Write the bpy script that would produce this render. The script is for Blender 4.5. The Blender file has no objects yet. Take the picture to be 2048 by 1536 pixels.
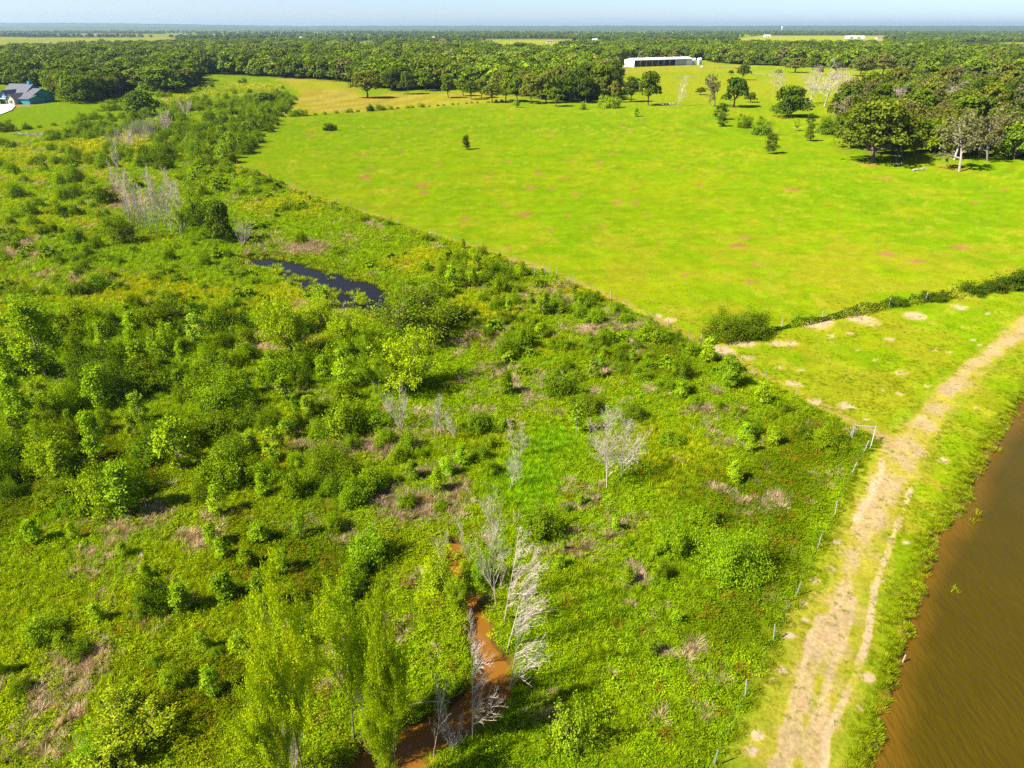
import bpy, math, random
import numpy as np
R = math.radians
random.seed(7); rng = np.random.default_rng(7)
S = bpy.context.scene
C = S.collection

# ------------------------------------------------------------------ camera, sky, sun, exposure
CAM_H = 35.0
FPX = 1384.0                       # focal length in pixels of a 2048 px wide picture
HORIZON = 54.0
PITCH = math.atan((768 - HORIZON) / FPX)
cam = bpy.data.cameras.new('camera'); cam_o = bpy.data.objects.new('camera', cam); C.objects.link(cam_o)
cam.sensor_width = 36; cam.lens = 36 * FPX / 2048; cam.clip_end = 60000; cam.clip_start = 0.5
cam_o.location = (0, 0, CAM_H); cam_o.rotation_euler = (math.pi / 2 - PITCH, 0, 0)
S.camera = cam_o

SUN_EL, SUN_AZ = 46.0, 247.0       # azimuth clockwise from +Y: the sun is behind the camera on its left
w = bpy.data.worlds.new('World'); S.world = w; w.use_nodes = True
nt = w.node_tree; bg = nt.nodes['Background']
sky = nt.nodes.new('ShaderNodeTexSky'); sky.sky_type = 'NISHITA'; sky.sun_disc = False
sky.sun_elevation = R(SUN_EL); sky.sun_rotation = R(SUN_AZ); sky.altitude = 50
sky.air_density = 0.5; sky.dust_density = 0.65; sky.ozone_density = 0.7
nt.links.new(sky.outputs[0], bg.inputs[0]); bg.inputs[1].default_value = 0.066
sun = bpy.data.lights.new('sun', 'SUN'); sun.energy = 5.0; sun.angle = R(0.53); sun.color = (1.0, 0.93, 0.80)
sun_o = bpy.data.objects.new('sun', sun); C.objects.link(sun_o)
sun_o.rotation_euler = (R(90 - SUN_EL), 0, R(-SUN_AZ + 180)); sun_o.location = (-60, -30, 80)
S.view_settings.view_transform = 'Standard'; S.view_settings.look = 'None'
S.view_settings.exposure = 1.55; S.view_settings.gamma = 1.0; S.view_settings.use_curve_mapping = False
S.render.engine = 'CYCLES'
cy = S.cycles
cy.max_bounces = 5; cy.diffuse_bounces = 3; cy.glossy_bounces = 2; cy.transmission_bounces = 3
cy.volume_bounces = 0; cy.transparent_max_bounces = 4; cy.caustics_reflective = False; cy.caustics_refractive = False
cy.use_denoising = False; cy.use_adaptive_sampling = False

# ------------------------------------------------------------------ helpers: picture position -> place on the ground
cp, sp = math.cos(PITCH), math.sin(PITCH)
def G(px, py):
    xn = (px - 1024) / FPX; yn = (768 - py) / FPX
    t = CAM_H / (sp - yn * cp)
    return (xn * t, (cp + yn * sp) * t)
def depth_of(x, y, z=0): return y * cp - (z - CAM_H) * sp
def height_for(y, py_top):
    yn = (768 - py_top) / FPX
    return CAM_H + y * (yn * cp - sp) / (cp + yn * sp)
def to_px(x, y, z=0):
    d = y * cp - (z - CAM_H) * sp; v = y * sp + (z - CAM_H) * cp
    return 1024 + FPX * x / d, 768 - FPX * v / d
def GP(pts): return np.array([G(*p) for p in pts])

def _hash(ix, iy, seed):
    h = (ix.astype(np.int64) * 374761393 + iy.astype(np.int64) * 668265263 + seed * 1442695041) & 0xffffffff
    h = ((h ^ (h >> 13)) * 1274126177) & 0xffffffff
    return ((h ^ (h >> 16)) & 0xffff) / 65535.0
def vnoise(x, y, seed=0):
    x = np.asarray(x, float); y = np.asarray(y, float)
    ix = np.floor(x); iy = np.floor(y); fx = x - ix; fy = y - iy
    fx = fx * fx * (3 - 2 * fx); fy = fy * fy * (3 - 2 * fy)
    a = _hash(ix, iy, seed); b = _hash(ix + 1, iy, seed); c = _hash(ix, iy + 1, seed); d = _hash(ix + 1, iy + 1, seed)
    return (a * (1 - fx) + b * fx) * (1 - fy) + (c * (1 - fx) + d * fx) * fy
def fbm(x, y, scale, seed=0, octv=3):
    s = 0; a = 1; tot = 0; f = 1.0 / scale
    for o in range(octv):
        s = s + a * vnoise(np.asarray(x) * f + 17.3 * o, np.asarray(y) * f - 9.1 * o, seed + o); tot += a; a *= .5; f *= 2.03
    return s / tot
def sstep(a, b, x):
    t = np.clip((x - a) / (b - a), 0, 1); return t * t * (3 - 2 * t)
def in_poly(P, x, y):
    x = np.asarray(x, float); y = np.asarray(y, float); r = np.zeros(x.shape, bool); n = len(P)
    for i in range(n):
        x0, y0 = P[i]; x1, y1 = P[(i + 1) % n]
        if y0 == y1: continue
        c = ((y0 > y) != (y1 > y)) & (x < (x1 - x0) * (y - y0) / (y1 - y0) + x0)
        r ^= c
    return r
def line_dist(P, x, y, closed=False, rad=None):
    """distance to a polyline; with rad given also the radius interpolated at the nearest point"""
    x = np.asarray(x, float); y = np.asarray(y, float)
    best = np.full(x.shape, 1e9); br = np.zeros(x.shape); n = len(P)
    for i in range(n if closed else n - 1):
        x0, y0 = P[i]; x1, y1 = P[(i + 1) % n]
        dx, dy = x1 - x0, y1 - y0; L = dx * dx + dy * dy + 1e-9
        t = np.clip(((x - x0) * dx + (y - y0) * dy) / L, 0, 1)
        d = np.hypot(x - x0 - t * dx, y - y0 - t * dy)
        m = d < best; best[m] = d[m]
        if rad is not None: br[m] = (rad[i] + (rad[(i + 1) % n] - rad[i]) * t)[m]
    return (best, br) if rad is not None else best
def sdist(P, x, y):      # signed: negative inside
    d = line_dist(P, x, y, True); return np.where(in_poly(P, x, y), -d, d)

# ------------------------------------------------------------------ lines and areas of the land
FENCE_FIELD = GP([(1752, 880), (1590, 795), (1440, 712), (1395, 690), (1230, 605), (1100, 548), (960, 502), (850, 467), (700, 418), (600, 385), (520, 350), (462, 330)])
FENCE_BEND = GP([(462, 330), (500, 290), (545, 255), (565, 235)])
FENCE_LAKE = GP([(1752, 880), (1727, 905), (1703, 948), (1672, 1018), (1636, 1095), (1592, 1190), (1547, 1280), (1492, 1395), (1428, 1530), (1350, 1700)])
FENCE_HEDGE = GP([(1400, 690), (1540, 662), (1690, 634), (1790, 612), (1900, 597), (2010, 578), (2048, 570), (2200, 548)])
SHORE = GP([(2600, 480), (2300, 610), (2120, 730), (2050, 797), (2012, 850), (1975, 905), (1962, 935), (1925, 1000), (1908, 1040), (1880, 1062), (1868, 1110), (1850, 1150), (1838, 1210), (1822, 1265), (1806, 1330), (1782, 1395), (1766, 1460), (1754, 1536), (1735, 1650), (1720, 1800)])
LAKE = np.vstack([SHORE, [(14, -60), (420, -60), (420, 150)]])
POND = GP([(497, 514), (540, 512), (590, 520), (625, 533), (690, 547), (735, 559), (772, 578), (774, 598), (762, 634), (738, 630), (700, 614), (648, 590), (600, 572), (577, 556), (572, 543), (556, 532), (520, 531), (497, 524)])
_cr = [(912, 1078, 16), (905, 1092, 28), (903, 1125, 28), (916, 1165, 14), (944, 1200, 24), (955, 1240, 34), (963, 1290, 42), (983, 1330, 62), (975, 1385, 74), (928, 1425, 66), (880, 1460, 70), (812, 1494, 82), (752, 1522, 80), (680, 1570, 80), (590, 1640, 90), (500, 1760, 90)]
CREEK = GP([c[:2] for c in _cr]); CREEK_R = np.array([c[2] * 1.05 * depth_of(*G(*c[:2])) / FPX / 2 for c in _cr])
SCRUB = np.vstack([FENCE_LAKE[::-1], FENCE_FIELD[1:], FENCE_BEND[1:], GP([(590, 200), (560, 172), (520, 160), (380, 152), (330, 185), (250, 230), (160, 240), (130, 258), (40, 285), (-500, 300)]), [(-260, 60), (-120, -30), (0, -30)]])
HAY = GP([(560, 232), (592, 200), (606, 185), (575, 166), (545, 158), (640, 159), (700, 168), (720, 192), (830, 186), (960, 186), (1040, 196), (960, 208), (740, 222)])
LAWN = GP([(-400, 215), (0, 203), (100, 200), (140, 207), (220, 214), (200, 232), (120, 250), (40, 262), (-400, 290)])
BARNYARD = GP([(1218, 132), (1265, 131), (1420, 131), (1480, 134), (1390, 143), (1290, 146), (1225, 150)])
FAR_FIELDS = [GP(p) for p in ([(-300, 72), (120, 75), (352, 75), (345, 82), (215, 86), (195, 95), (70, 104), (-300, 104)], [(680, 84), (742, 83), (775, 92), (768, 106), (700, 106)], [(962, 84), (1060, 82), (1146, 84), (1160, 98), (1100, 112), (990, 108)], [(1470, 76), (1530, 72), (1640, 71.5), (1770, 75), (1765, 92), (1640, 97), (1480, 94)], [(1970, 96), (2030, 92), (2200, 96), (2200, 108), (2000, 108)], [(1120, 70), (1240, 69), (1238, 71), (1120, 72)], [(330, 66), (390, 65.5), (390, 67.3), (330, 68)], [(1255, 80), (1330, 79), (1330, 82), (1260, 83)])]
# where the feet of the woodland's trees stand
WOOD = GP([(-700, 108), (-50, 112), (60, 112), (130, 106), (215, 100), (350, 88), (500, 84), (640, 84), (690, 100), (760, 104), (900, 96), (1000, 102), (1080, 104), (1150, 98), (1250, 90), (1450, 88), (1520, 90), (1750, 88), (1850, 96), (1960, 112), (2100, 112), (2700, 112),
           (2800, 330), (2300, 335), (2060, 322), (1990, 318), (1900, 322), (1850, 300), (1790, 322), (1700, 300), (1672, 250), (1668, 232), (1730, 205), (1800, 190), (1850, 160), (1810, 142), (1700, 141), (1600, 134), (1500, 130), (1440, 127), (1410, 121), (1262, 119), (1215, 135), (1225, 160), (1215, 200), (1120, 202), (1020, 188), (900, 178), (800, 180), (720, 172), (690, 162), (560, 155), (430, 148), (385, 150), (398, 172), (340, 185), (250, 180), (215, 200), (140, 204), (105, 176), (0, 168), (-700, 180)])
SWALE = GP([(985, 985), (1010, 920), (1060, 860), (1110, 800), (1180, 790), (1200, 830), (1150, 900), (1160, 960), (1150, 1040), (1080, 1090), (1010, 1080)])
DARK_MAT = [GP(p) for p in ([(1180, 700), (1300, 688), (1395, 700), (1400, 745), (1300, 765), (1200, 750)], [(1400, 980), (1540, 850), (1640, 840), (1750, 880), (1705, 960), (1610, 1150), (1540, 1290), (1500, 1250), (1520, 1110), (1420, 1060)], [(1390, 1200), (1520, 1130), (1580, 1190), (1530, 1280), (1430, 1300), (1370, 1260)], [(380, 1010), (640, 1010), (860, 1080), (860, 1180), (640, 1260), (420, 1170)], [(330, 1330), (520, 1250), (620, 1330), (560, 1500), (330, 1490)], [(-200, 880), (260, 860), (420, 960), (300, 1040), (-200, 1050)], [(1370, 1400), (1480, 1360), (1470, 1470), (1380, 1500)])]
PALE_WEED = [GP(p) for p in ([(260, 590), (470, 560), (560, 590), (420, 650), (280, 640)], [(0, 300), (250, 255), (330, 275), (180, 320), (0, 350)], [(1200, 880), (1380, 800), (1560, 900), (1450, 960), (1300, 960)], [(420, 880), (560, 850), (600, 920), (480, 930)], [(880, 560), (1000, 600), (1200, 690), (1000, 700), (880, 650)])]
TAN_CENTRES = [(130, 1420, 60, 45), (60, 1500, 50, 30), (160, 1360, 40, 30), (180, 1320, 30, 18), (830, 1010, 80, 30), (720, 950, 40, 22), (760, 900, 60, 18), (860, 940, 40, 20), (900, 980, 40, 15), (670, 900, 40, 16), (1500, 1000, 60, 22), (1450, 950, 40, 16), (1520, 950, 25, 10), (1420, 960, 18, 20), (1180, 545, 60, 22), (1250, 650, 60, 16), (1190, 660, 40, 14), (1100, 600, 40, 16), (830, 690, 40, 12), (960, 680, 40, 14), (540, 480, 40, 12), (620, 500, 50, 12), (180, 560, 50, 18), (40, 500, 40, 20), (1280, 1220, 40, 12), (1380, 1300, 30, 18), (1330, 1310, 30, 10), (1230, 1340, 20, 20), (1270, 1150, 16, 20), (1160, 1100, 30, 10), (390, 1075, 40, 14), (230, 1130, 40, 20), (300, 1250, 40, 10), (490, 690, 30, 12), (1220, 740, 20, 8), (250, 400, 50, 20), (640, 890, 60, 12), (760, 1000, 40, 14), (560, 1240, 20, 20), (1010, 740, 20, 10), (600, 770, 60, 12), (1480, 820, 20, 10), (1400, 820, 20, 8)]
_tr = [(1590, 1560, 190), (1608, 1480, 172), (1640, 1380, 140), (1678, 1260, 108), (1710, 1140, 82), (1748, 1020, 70), (1790, 940, 66), (1835, 870, 60), (1890, 800, 48), (1960, 730, 38), (2048, 655, 38), (2150, 585, 44), (2400, 460, 40)]
TRACK = GP([c[:2] for c in _tr]); TRACK_R = np.array([c[2] * depth_of(*G(*c[:2])) / FPX / 2 for c in _tr])
_LA = [(1560, 1600, 44), (1567, 1536, 40), (1574, 1488, 34), (1588, 1429, 33), (1606, 1377, 36), (1623, 1325, 38), (1645, 1269, 38), (1676, 1216, 26), (1693, 1157, 31), (1707, 1112, 27), (1721, 1070, 38), (1742, 1021, 42), (1770, 975, 54), (1788, 950, 60), (1829, 879, 52), (1860, 833, 36), (1891, 787, 34), (1932, 741, 26), (1983, 705, 22), (2034, 664, 34), (2150, 585, 34), (2400, 460, 34)]
_LB = [(1610, 1600, 44), (1623, 1536, 40), (1627, 1489, 36), (1641, 1443, 32), (1649, 1394, 20), (1658, 1349, 17), (1679, 1297, 22), (1690, 1244, 20), (1706, 1195, 16)]
LANES = [(GP([c[:2] for c in L_]), np.array([c[2] * depth_of(*G(*c[:2])) / FPX / 2 for c in L_])) for L_ in (_LA, _LB)]
PATHS = [GP(p) for p in ([(1650, 1560), (1655, 1464), (1679, 1415), (1707, 1363), (1735, 1279), (1744, 1223), (1751, 1171), (1779, 1094), (1801, 1035), (1822, 980)], [(1755, 880), (1765, 890), (1761, 912), (1763, 940), (1740, 992), (1712, 1040)], [(1600, 1350), (1628, 1260), (1640, 1230)])]
SPOTS_TAN = [(1580, 1270, 17), (1610, 1205, 11), (1612, 1240, 11), (1660, 1135, 11), (1675, 1083, 13), (1632, 1160, 16), (1562, 1338, 15), (1548, 1358, 7), (1790, 1185, 9), (1762, 1143, 8), (1763, 1160, 8), (1812, 1085, 9), (1887, 922, 15), (1770, 905, 9), (1733, 1355, 22), (1725, 1415, 12), (1515, 1470, 16), (1500, 1500, 18), (1690, 812, 27), (1630, 805, 20), (1585, 768, 22), (1500, 716, 15), (1510, 750, 14), (1805, 747, 17), (1780, 678, 16), (1700, 667, 10), (1662, 672, 10), (1570, 685, 34), (1490, 686, 44), (1440, 702, 40), (1640, 652, 34), (1725, 640, 34), (1800, 788, 9), (1855, 772, 8), (1850, 832, 8), (1732, 838, 8), (1750, 720, 6), (1900, 705, 8), (1946, 680, 7), (1958, 690, 6), (1925, 655, 7), (1975, 628, 6), (1952, 815, 8), (1560, 735, 10), (1602, 740, 8), (1870, 700, 6), (1715, 700, 6), (1765, 780, 6), (1520, 768, 7), (1655, 640, 20), (1920, 615, 20), (1830, 632, 26), (1340, 640, 16), (1318, 632, 10)]
SPOTS_BROWN = [(1775, 508, 26), (1830, 523, 22), (1920, 494, 26), (1490, 475, 20), (1478, 492, 24), (1500, 563, 25), (1512, 528, 18), (1370, 550, 12), (1322, 487, 12), (1205, 455, 15), (1170, 456, 12), (1050, 427, 18), (1135, 430, 12), (1100, 460, 12), (1235, 404, 14), (1270, 405, 14), (1265, 375, 8), (1190, 362, 8), (1130, 352, 14), (1015, 497, 14), (930, 437, 14), (850, 385, 14), (845, 370, 20), (730, 353, 22), (1585, 380, 17), (1770, 357, 14), (1745, 275, 10), (2010, 380, 12), (1860, 382, 9), (1400, 373, 11), (1360, 340, 9), (1225, 308, 12), (1230, 280, 10), (1075, 345, 12), (1100, 375, 12), (1010, 410, 10), (1150, 390, 12), (1200, 325, 12), (730, 310, 14), (740, 335, 10), (620, 270, 12), (1060, 375, 16), (1260, 262, 10), (1360, 270, 12), (1440, 330, 8), (1690, 300, 10), (1680, 430, 8), (1820, 440, 8), (1560, 440, 8), (1290, 425, 8), (1390, 455, 8), (1140, 320, 10), (980, 350, 10), (880, 330, 10), (800, 300, 10), (1020, 320, 8), (1950, 405, 14), (1975, 395, 12), (1410, 245, 12), (1240, 250, 12), (1100, 270, 12), (1575, 290, 10), (1800, 402, 8)]
TREE_LITTER = [(1900, 335, 30), (1740, 330, 30), (1460, 233, 14), (690, 166, 16), (1040, 190, 20), (850, 192, 16), (1250, 172, 18), (1235, 160, 20), (1630, 240, 12)]

def zf(x, y):
    x = np.asarray(x, float); y = np.asarray(y, float)
    near = 1 - sstep(500, 1200, np.hypot(x, y))
    z = (fbm(x, y, 26, 3) - .45) * .35 * near
    z = z + (fbm(x, y, 5.5, 31, 2) - .5) * .16 * (1 - sstep(90, 260, np.hypot(x, y)))
    return z
def ground_z(x, y):
    x = np.asarray(x, float); y = np.asarray(y, float)
    z = zf(x, y)
    box = (np.abs(x) < 500) & (y < 260)
    if box.any():
        xs, ys = x[box], y[box]; zz = z[box]
        wob = (fbm(xs, ys, 1.6, 77, 3) - .5)
        sd = sdist(LAKE, xs, ys) + wob * 1.6
        zz = zz * sstep(0, 3, sd) + np.where(sd < 1.4, -2.6 * (1 - sstep(-3.2, 1.4, sd)) - .1 * (1 - sstep(0, 1.4, sd)), 0)
        sd = sdist(POND, xs, ys) + wob * 2.2
        zz = zz - 1.2 * (1 - sstep(-.6, 2.2, sd))
        d, r = line_dist(CREEK, xs, ys, rad=CREEK_R)
        sd = d - r + wob * .7
        zz = zz - 1.2 * (1 - sstep(-.5, .7, sd))
        z = z.copy(); z[box] = zz
    return z
def gz(x, y): return float(ground_z(np.array([x]), np.array([y]))[0])

# ------------------------------------------------------------------ material helpers
def new_mat(name):
    m = bpy.data.materials.new(name); m.use_nodes = True; t = m.node_tree
    for n in list(t.nodes): t.nodes.remove(n)
    return m, t, t.nodes.new('ShaderNodeOutputMaterial')
def N(t, kind, **kw):
    n = t.nodes.new(kind)
    for k, v in kw.items(): setattr(n, k, v)
    return n
def L(t, a, b): t.links.new(a, b)
def mul(t, a, b):
    m = N(t, 'ShaderNodeMix', data_type='RGBA', blend_type='MULTIPLY'); m.inputs[0].default_value = 1
    for s, v in ((6, a), (7, b)):
        if isinstance(v, tuple): m.inputs[s].default_value = v + (1,)
        else: L(t, v, m.inputs[s])
    return m.outputs[2]
def noise_ramp(t, scale, lo, hi, detail=4, coord=None, rough=.6, vec=None):
    n = N(t, 'ShaderNodeTexNoise'); n.inputs['Scale'].default_value = scale; n.inputs['Detail'].default_value = detail; n.inputs['Roughness'].default_value = rough
    if vec is not None: L(t, vec, n.inputs['Vector'])
    r = N(t, 'ShaderNodeMapRange'); r.inputs[1].default_value = .3; r.inputs[2].default_value = .7; r.inputs[3].default_value = lo; r.inputs[4].default_value = hi
    L(t, n.outputs[0], r.inputs[0]); return r.outputs[0]
def leaf_mat(name, trans=.35, src='object', hue=.02, spread=.8):
    """leaves: the colour is the plant's own (object colour, or the tint of its scatter point) times leaf-to-leaf variation"""
    m, t, o = new_mat(name)
    if src == 'object':
        oi = N(t, 'ShaderNodeObjectInfo'); base = oi.outputs['Color']; rnd = oi.outputs['Random']
    else:
        a = N(t, 'ShaderNodeAttribute', attribute_type='INSTANCER', attribute_name='tint'); base = a.outputs['Color']
        oi = N(t, 'ShaderNodeObjectInfo'); rnd = oi.outputs['Random']
    v = N(t, 'ShaderNodeAttribute', attribute_name='leafv')
    mr = N(t, 'ShaderNodeMapRange'); mr.inputs[3].default_value = 1 - spread * .5; mr.inputs[4].default_value = 1 + spread * .6
    L(t, v.outputs['Fac'], mr.inputs[0])
    mr2 = N(t, 'ShaderNodeMapRange'); mr2.inputs[3].default_value = .85; mr2.inputs[4].default_value = 1.18; L(t, rnd, mr2.inputs[0])
    mm = N(t, 'ShaderNodeMath', operation='MULTIPLY'); L(t, mr.outputs[0], mm.inputs[0]); L(t, mr2.outputs[0], mm.inputs[1])
    hs = N(t, 'ShaderNodeHueSaturation'); L(t, mul(t, base, (1.06, 1.0, .45)), hs.inputs['Color']); L(t, mm.outputs[0], hs.inputs['Value'])
    h = N(t, 'ShaderNodeMapRange'); h.inputs[3].default_value = .5 + hue; h.inputs[4].default_value = .5 - hue; L(t, v.outputs['Fac'], h.inputs[0]); L(t, h.outputs[0], hs.inputs['Hue'])
    d = N(t, 'ShaderNodeBsdfDiffuse'); tr = N(t, 'ShaderNodeBsdfTranslucent'); mx = N(t, 'ShaderNodeMixShader'); mx.inputs[0].default_value = trans
    L(t, hs.outputs[0], d.inputs[0])
    tc = mul(t, hs.outputs[0], (1.25, 1.15, .5)); L(t, tc, tr.inputs[0])
    L(t, d.outputs[0], mx.inputs[1]); L(t, tr.outputs[0], mx.inputs[2]); L(t, mx.outputs[0], o.inputs[0])
    return m
def plain_mat(name, col, rough=.7, var=.15, scale=6, metal=0, bump=0, spec=.3):
    m, t, o = new_mat(name); b = N(t, 'ShaderNodeBsdfPrincipled')
    tc = N(t, 'ShaderNodeTexCoord')
    f = noise_ramp(t, scale, 1 - var, 1 + var, vec=tc.outputs['Object'])
    c = N(t, 'ShaderNodeHueSaturation'); c.inputs['Color'].default_value = tuple(col) + (1,); L(t, f, c.inputs['Value'])
    L(t, c.outputs[0], b.inputs['Base Color']); b.inputs['Roughness'].default_value = rough; b.inputs['Metallic'].default_value = metal
    b.inputs['Specular IOR Level'].default_value = spec
    if bump:
        bp = N(t, 'ShaderNodeBump'); bp.inputs[0].default_value = bump; L(t, f, bp.inputs['Height']); L(t, bp.outputs[0], b.inputs['Normal'])
    L(t, b.outputs[0], o.inputs[0]); return m

M = {}
M['leaf'] = leaf_mat('leaf_foliage', .30)
M['leaf_oak'] = leaf_mat('oak_foliage', .22, spread=.55)
M['leaf_tint'] = leaf_mat('ground_foliage', .36, 'tint', .025, .7)
M['bark'] = plain_mat('oak_bark', (.13, .105, .085), .9, .35, 5)
M['bark_pale'] = plain_mat('pale_bark', (.30, .25, .21), .9, .25, 4)
M['deadwood'] = plain_mat('weathered_deadwood', (.40, .335, .285), .9, .3, 3)
M['deadgrey'] = plain_mat('grey_deadwood', (.27, .24, .215), .9, .25, 3)

# ------------------------------------------------------------------ mesh helpers
def mesh_np(name, V, F, mats=(), attrs=None, smooth=False):
    """V (n,3); F (m,3) or (m,4) int array, or a list of such arrays; attrs {name: (n,) or (n,4)}"""
    me = bpy.data.meshes.new(name)
    V = np.asarray(V, np.float32); Fs = F if isinstance(F, list) else [F]
    Fs = [np.asarray(f, np.int32) for f in Fs if len(f)]
    me.vertices.add(len(V)); me.vertices.foreach_set('co', V.ravel())
    if Fs:
        loops = np.concatenate([f.ravel() for f in Fs]); cnt = np.concatenate([np.full(len(f), f.shape[1], np.int32) for f in Fs])
        me.loops.add(len(loops)); me.loops.foreach_set('vertex_index', loops)
        st = np.concatenate([[0], np.cumsum(cnt)[:-1]]).astype(np.int32)
        me.polygons.add(len(cnt)); me.polygons.foreach_set('loop_start', st); me.polygons.foreach_set('loop_total', cnt)
        me.polygons.foreach_set('use_smooth', np.full(len(cnt), smooth))
    for k, a in (attrs or {}).items():
        a = np.asarray(a, np.float32)
        if a.ndim == 1:
            at = me.attributes.new(k, 'FLOAT', 'POINT'); at.data.foreach_set('value', a)
        elif a.shape[1] == 3:
            at = me.attributes.new(k, 'FLOAT_VECTOR', 'POINT'); at.data.foreach_set('vector', a.ravel())
        else:
            at = me.attributes.new(k, 'FLOAT_COLOR', 'POINT'); at.data.foreach_set('color', a.ravel())
    for m in mats: me.materials.append(m)
    me.update(calc_edges=True); return me
def obj(name, me, parent=None, label=None, cat=None, group=None, kind=None, loc=None, link=True):
    o = bpy.data.objects.new(name, me)
    if link: C.objects.link(o)
    if parent is not None: o.parent = parent
    if loc is not None: o.location = loc
    if label: o['label'] = label
    if cat: o['category'] = cat
    if group: o['group'] = group
    if kind: o['kind'] = kind
    return o
class MB:
    """collects boxes, tubes and faces into one mesh"""
    def __init__(s): s.v = []; s.f = []
    def face(s, pts):
        i = len(s.v); s.v += [tuple(p) for p in pts]; s.f.append(tuple(range(i, i + len(pts)))); return s
    def box(s, x0, x1, y0, y1, z0, z1):
        i = len(s.v)
        s.v += [(x0, y0, z0), (x1, y0, z0), (x1, y1, z0), (x0, y1, z0), (x0, y0, z1), (x1, y0, z1), (x1, y1, z1), (x0, y1, z1)]
        s.f += [tuple(i + k for k in q) for q in ((0, 3, 2, 1), (4, 5, 6, 7), (0, 1, 5, 4), (1, 2, 6, 5), (2, 3, 7, 6), (3, 0, 4, 7))]; return s
    def prism(s, poly, axis, a, b):
        """poly in the plane across axis ('x': (y,z), 'y': (x,z), 'z': (x,y)), extruded from a to b"""
        def P(p, t): return {'x': (t, p[0], p[1]), 'y': (p[0], t, p[1]), 'z': (p[0], p[1], t)}[axis]
        i = len(s.v); n = len(poly)
        s.v += [P(p, a) for p in poly] + [P(p, b) for p in poly]
        s.f += [tuple(range(i, i + n))[::-1], tuple(range(i + n, i + 2 * n))]
        s.f += [(i + k, i + (k + 1) % n, i + n + (k + 1) % n, i + n + k) for k in range(n)]; return s
    def tube(s, p0, p1, r0, r1=None, n=8, cap=True):
        r1 = r0 if r1 is None else r1
        a = np.array(p0, float); b = np.array(p1, float); d = b - a; d /= np.linalg.norm(d) + 1e-9
        u = np.cross(d, (0, 0, 1) if abs(d[2]) < .9 else (1, 0, 0)); u /= np.linalg.norm(u); w_ = np.cross(d, u)
        i = len(s.v)
        for c, r in ((a, r0), (b, r1)):
            for k in range(n):
                t = 2 * math.pi * k / n; s.v.append(tuple(c + r * (math.cos(t) * u + math.sin(t) * w_)))
        s.f += [(i + k, i + (k + 1) % n, i + n + (k + 1) % n, i + n + k) for k in range(n)]
        if cap: s.f += [tuple(range(i, i + n))[::-1], tuple(range(i + n, i + 2 * n))]
        return s
    def lathe(s, prof, n=16, cx=0, cy=0):
        i = len(s.v)
        for r, z in prof:
            for k in range(n):
                t = 2 * math.pi * k / n; s.v.append((cx + r * math.cos(t), cy + r * math.sin(t), z))
        for j in range(len(prof) - 1):
            s.f += [(i + j * n + k, i + j * n + (k + 1) % n, i + (j + 1) * n + (k + 1) % n, i + (j + 1) * n + k) for k in range(n)]
        return s
    def build(s, name, mat, parent=None, **kw):
        me = bpy.data.meshes.new(name); me.from_pydata(s.v, [], s.f); me.materials.append(mat); me.update()
        return obj(name, me, parent, **kw)

def tubes_np(segs, n=4):
    """segs (m,8): p0 p1 r0 r1 -> open tapered tubes"""
    s = np.asarray(segs, float); p0, p1, r0, r1 = s[:, :3], s[:, 3:6], s[:, 6], s[:, 7]
    d = p1 - p0; d /= np.linalg.norm(d, axis=1, keepdims=True) + 1e-9
    ref = np.where(np.abs(d[:, 2:3]) < .9, [[0, 0, 1.]], [[1., 0, 0]])
    u = np.cross(d, ref); u /= np.linalg.norm(u, axis=1, keepdims=True) + 1e-9; w_ = np.cross(d, u)
    V = []
    for c, r in ((p0, r0), (p1, r1)):
        for k in range(n):
            t = 2 * math.pi * k / n; V.append(c + r[:, None] * (math.cos(t) * u + math.sin(t) * w_))
    V = np.stack(V, 1).reshape(-1, 3); m = len(s); b = np.arange(m)[:, None] * 2 * n
    F = np.concatenate([b + np.array([[k, (k + 1) % n, n + (k + 1) % n, n + k]]) for k in range(n)])
    return V, F
def unit(v): return v / (np.linalg.norm(v, axis=-1, keepdims=True) + 1e-9)
def cards(P, Nrm, size, aspect=1.0, lift=None, r=rng):
    """leaf sprays: one folded diamond for each point, facing Nrm; lift = preferred long direction"""
    n = len(P); size = np.broadcast_to(size, (n,))
    Nn = unit(Nrm)
    a = r.normal(size=(n, 3)) if lift is None else lift + r.normal(size=(n, 3)) * .35
    u = unit(a - (a * Nn).sum(1, keepdims=True) * Nn); v = np.cross(Nn, u)
    L_ = size[:, None] * .5; W_ = L_ / aspect
    bend = Nn * (size[:, None] * .12)
    V = np.stack([P - u * L_, P + v * W_ + bend, P + u * L_, P - v * W_ + bend], 1).reshape(-1, 3)
    b = np.arange(n)[:, None] * 4
    F = np.concatenate([b + [[0, 1, 2]], b + [[0, 2, 3]]])
    return V, F
def crown_mesh(name, P, Nrm, size, aspect, leafv, lift=None, mat='leaf'):
    V, F = cards(P, Nrm, size, aspect, lift)
    return mesh_np(name, V, F, [M[mat]], {'leafv': np.repeat(leafv, 4)})
def lobes_points(lobes, n, shell=.55, r=rng):
    """points spread through ellipsoid lobes (cx,cy,cz,rx,ry,rz), more of them near the surface, sparse on the underside"""
    lo = np.array(lobes); vol = (lo[:, 3] * lo[:, 4] * lo[:, 5]) ** .7; k = r.choice(len(lo), n, p=vol / vol.sum())
    d = unit(r.normal(size=(n, 3))); d[:, 2] = np.where((d[:, 2] < -.35), -d[:, 2] * .6, d[:, 2]); d = unit(d)
    rad = shell + (1 - shell) * r.random(n) ** .6
    rad *= 1 + .18 * np.sin(d[:, 0] * 7 + k * 2.1) * np.cos(d[:, 1] * 6 + k)
    P = lo[k, :3] + d * lo[k, 3:] * rad[:, None]
    return P, d, k

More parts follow.
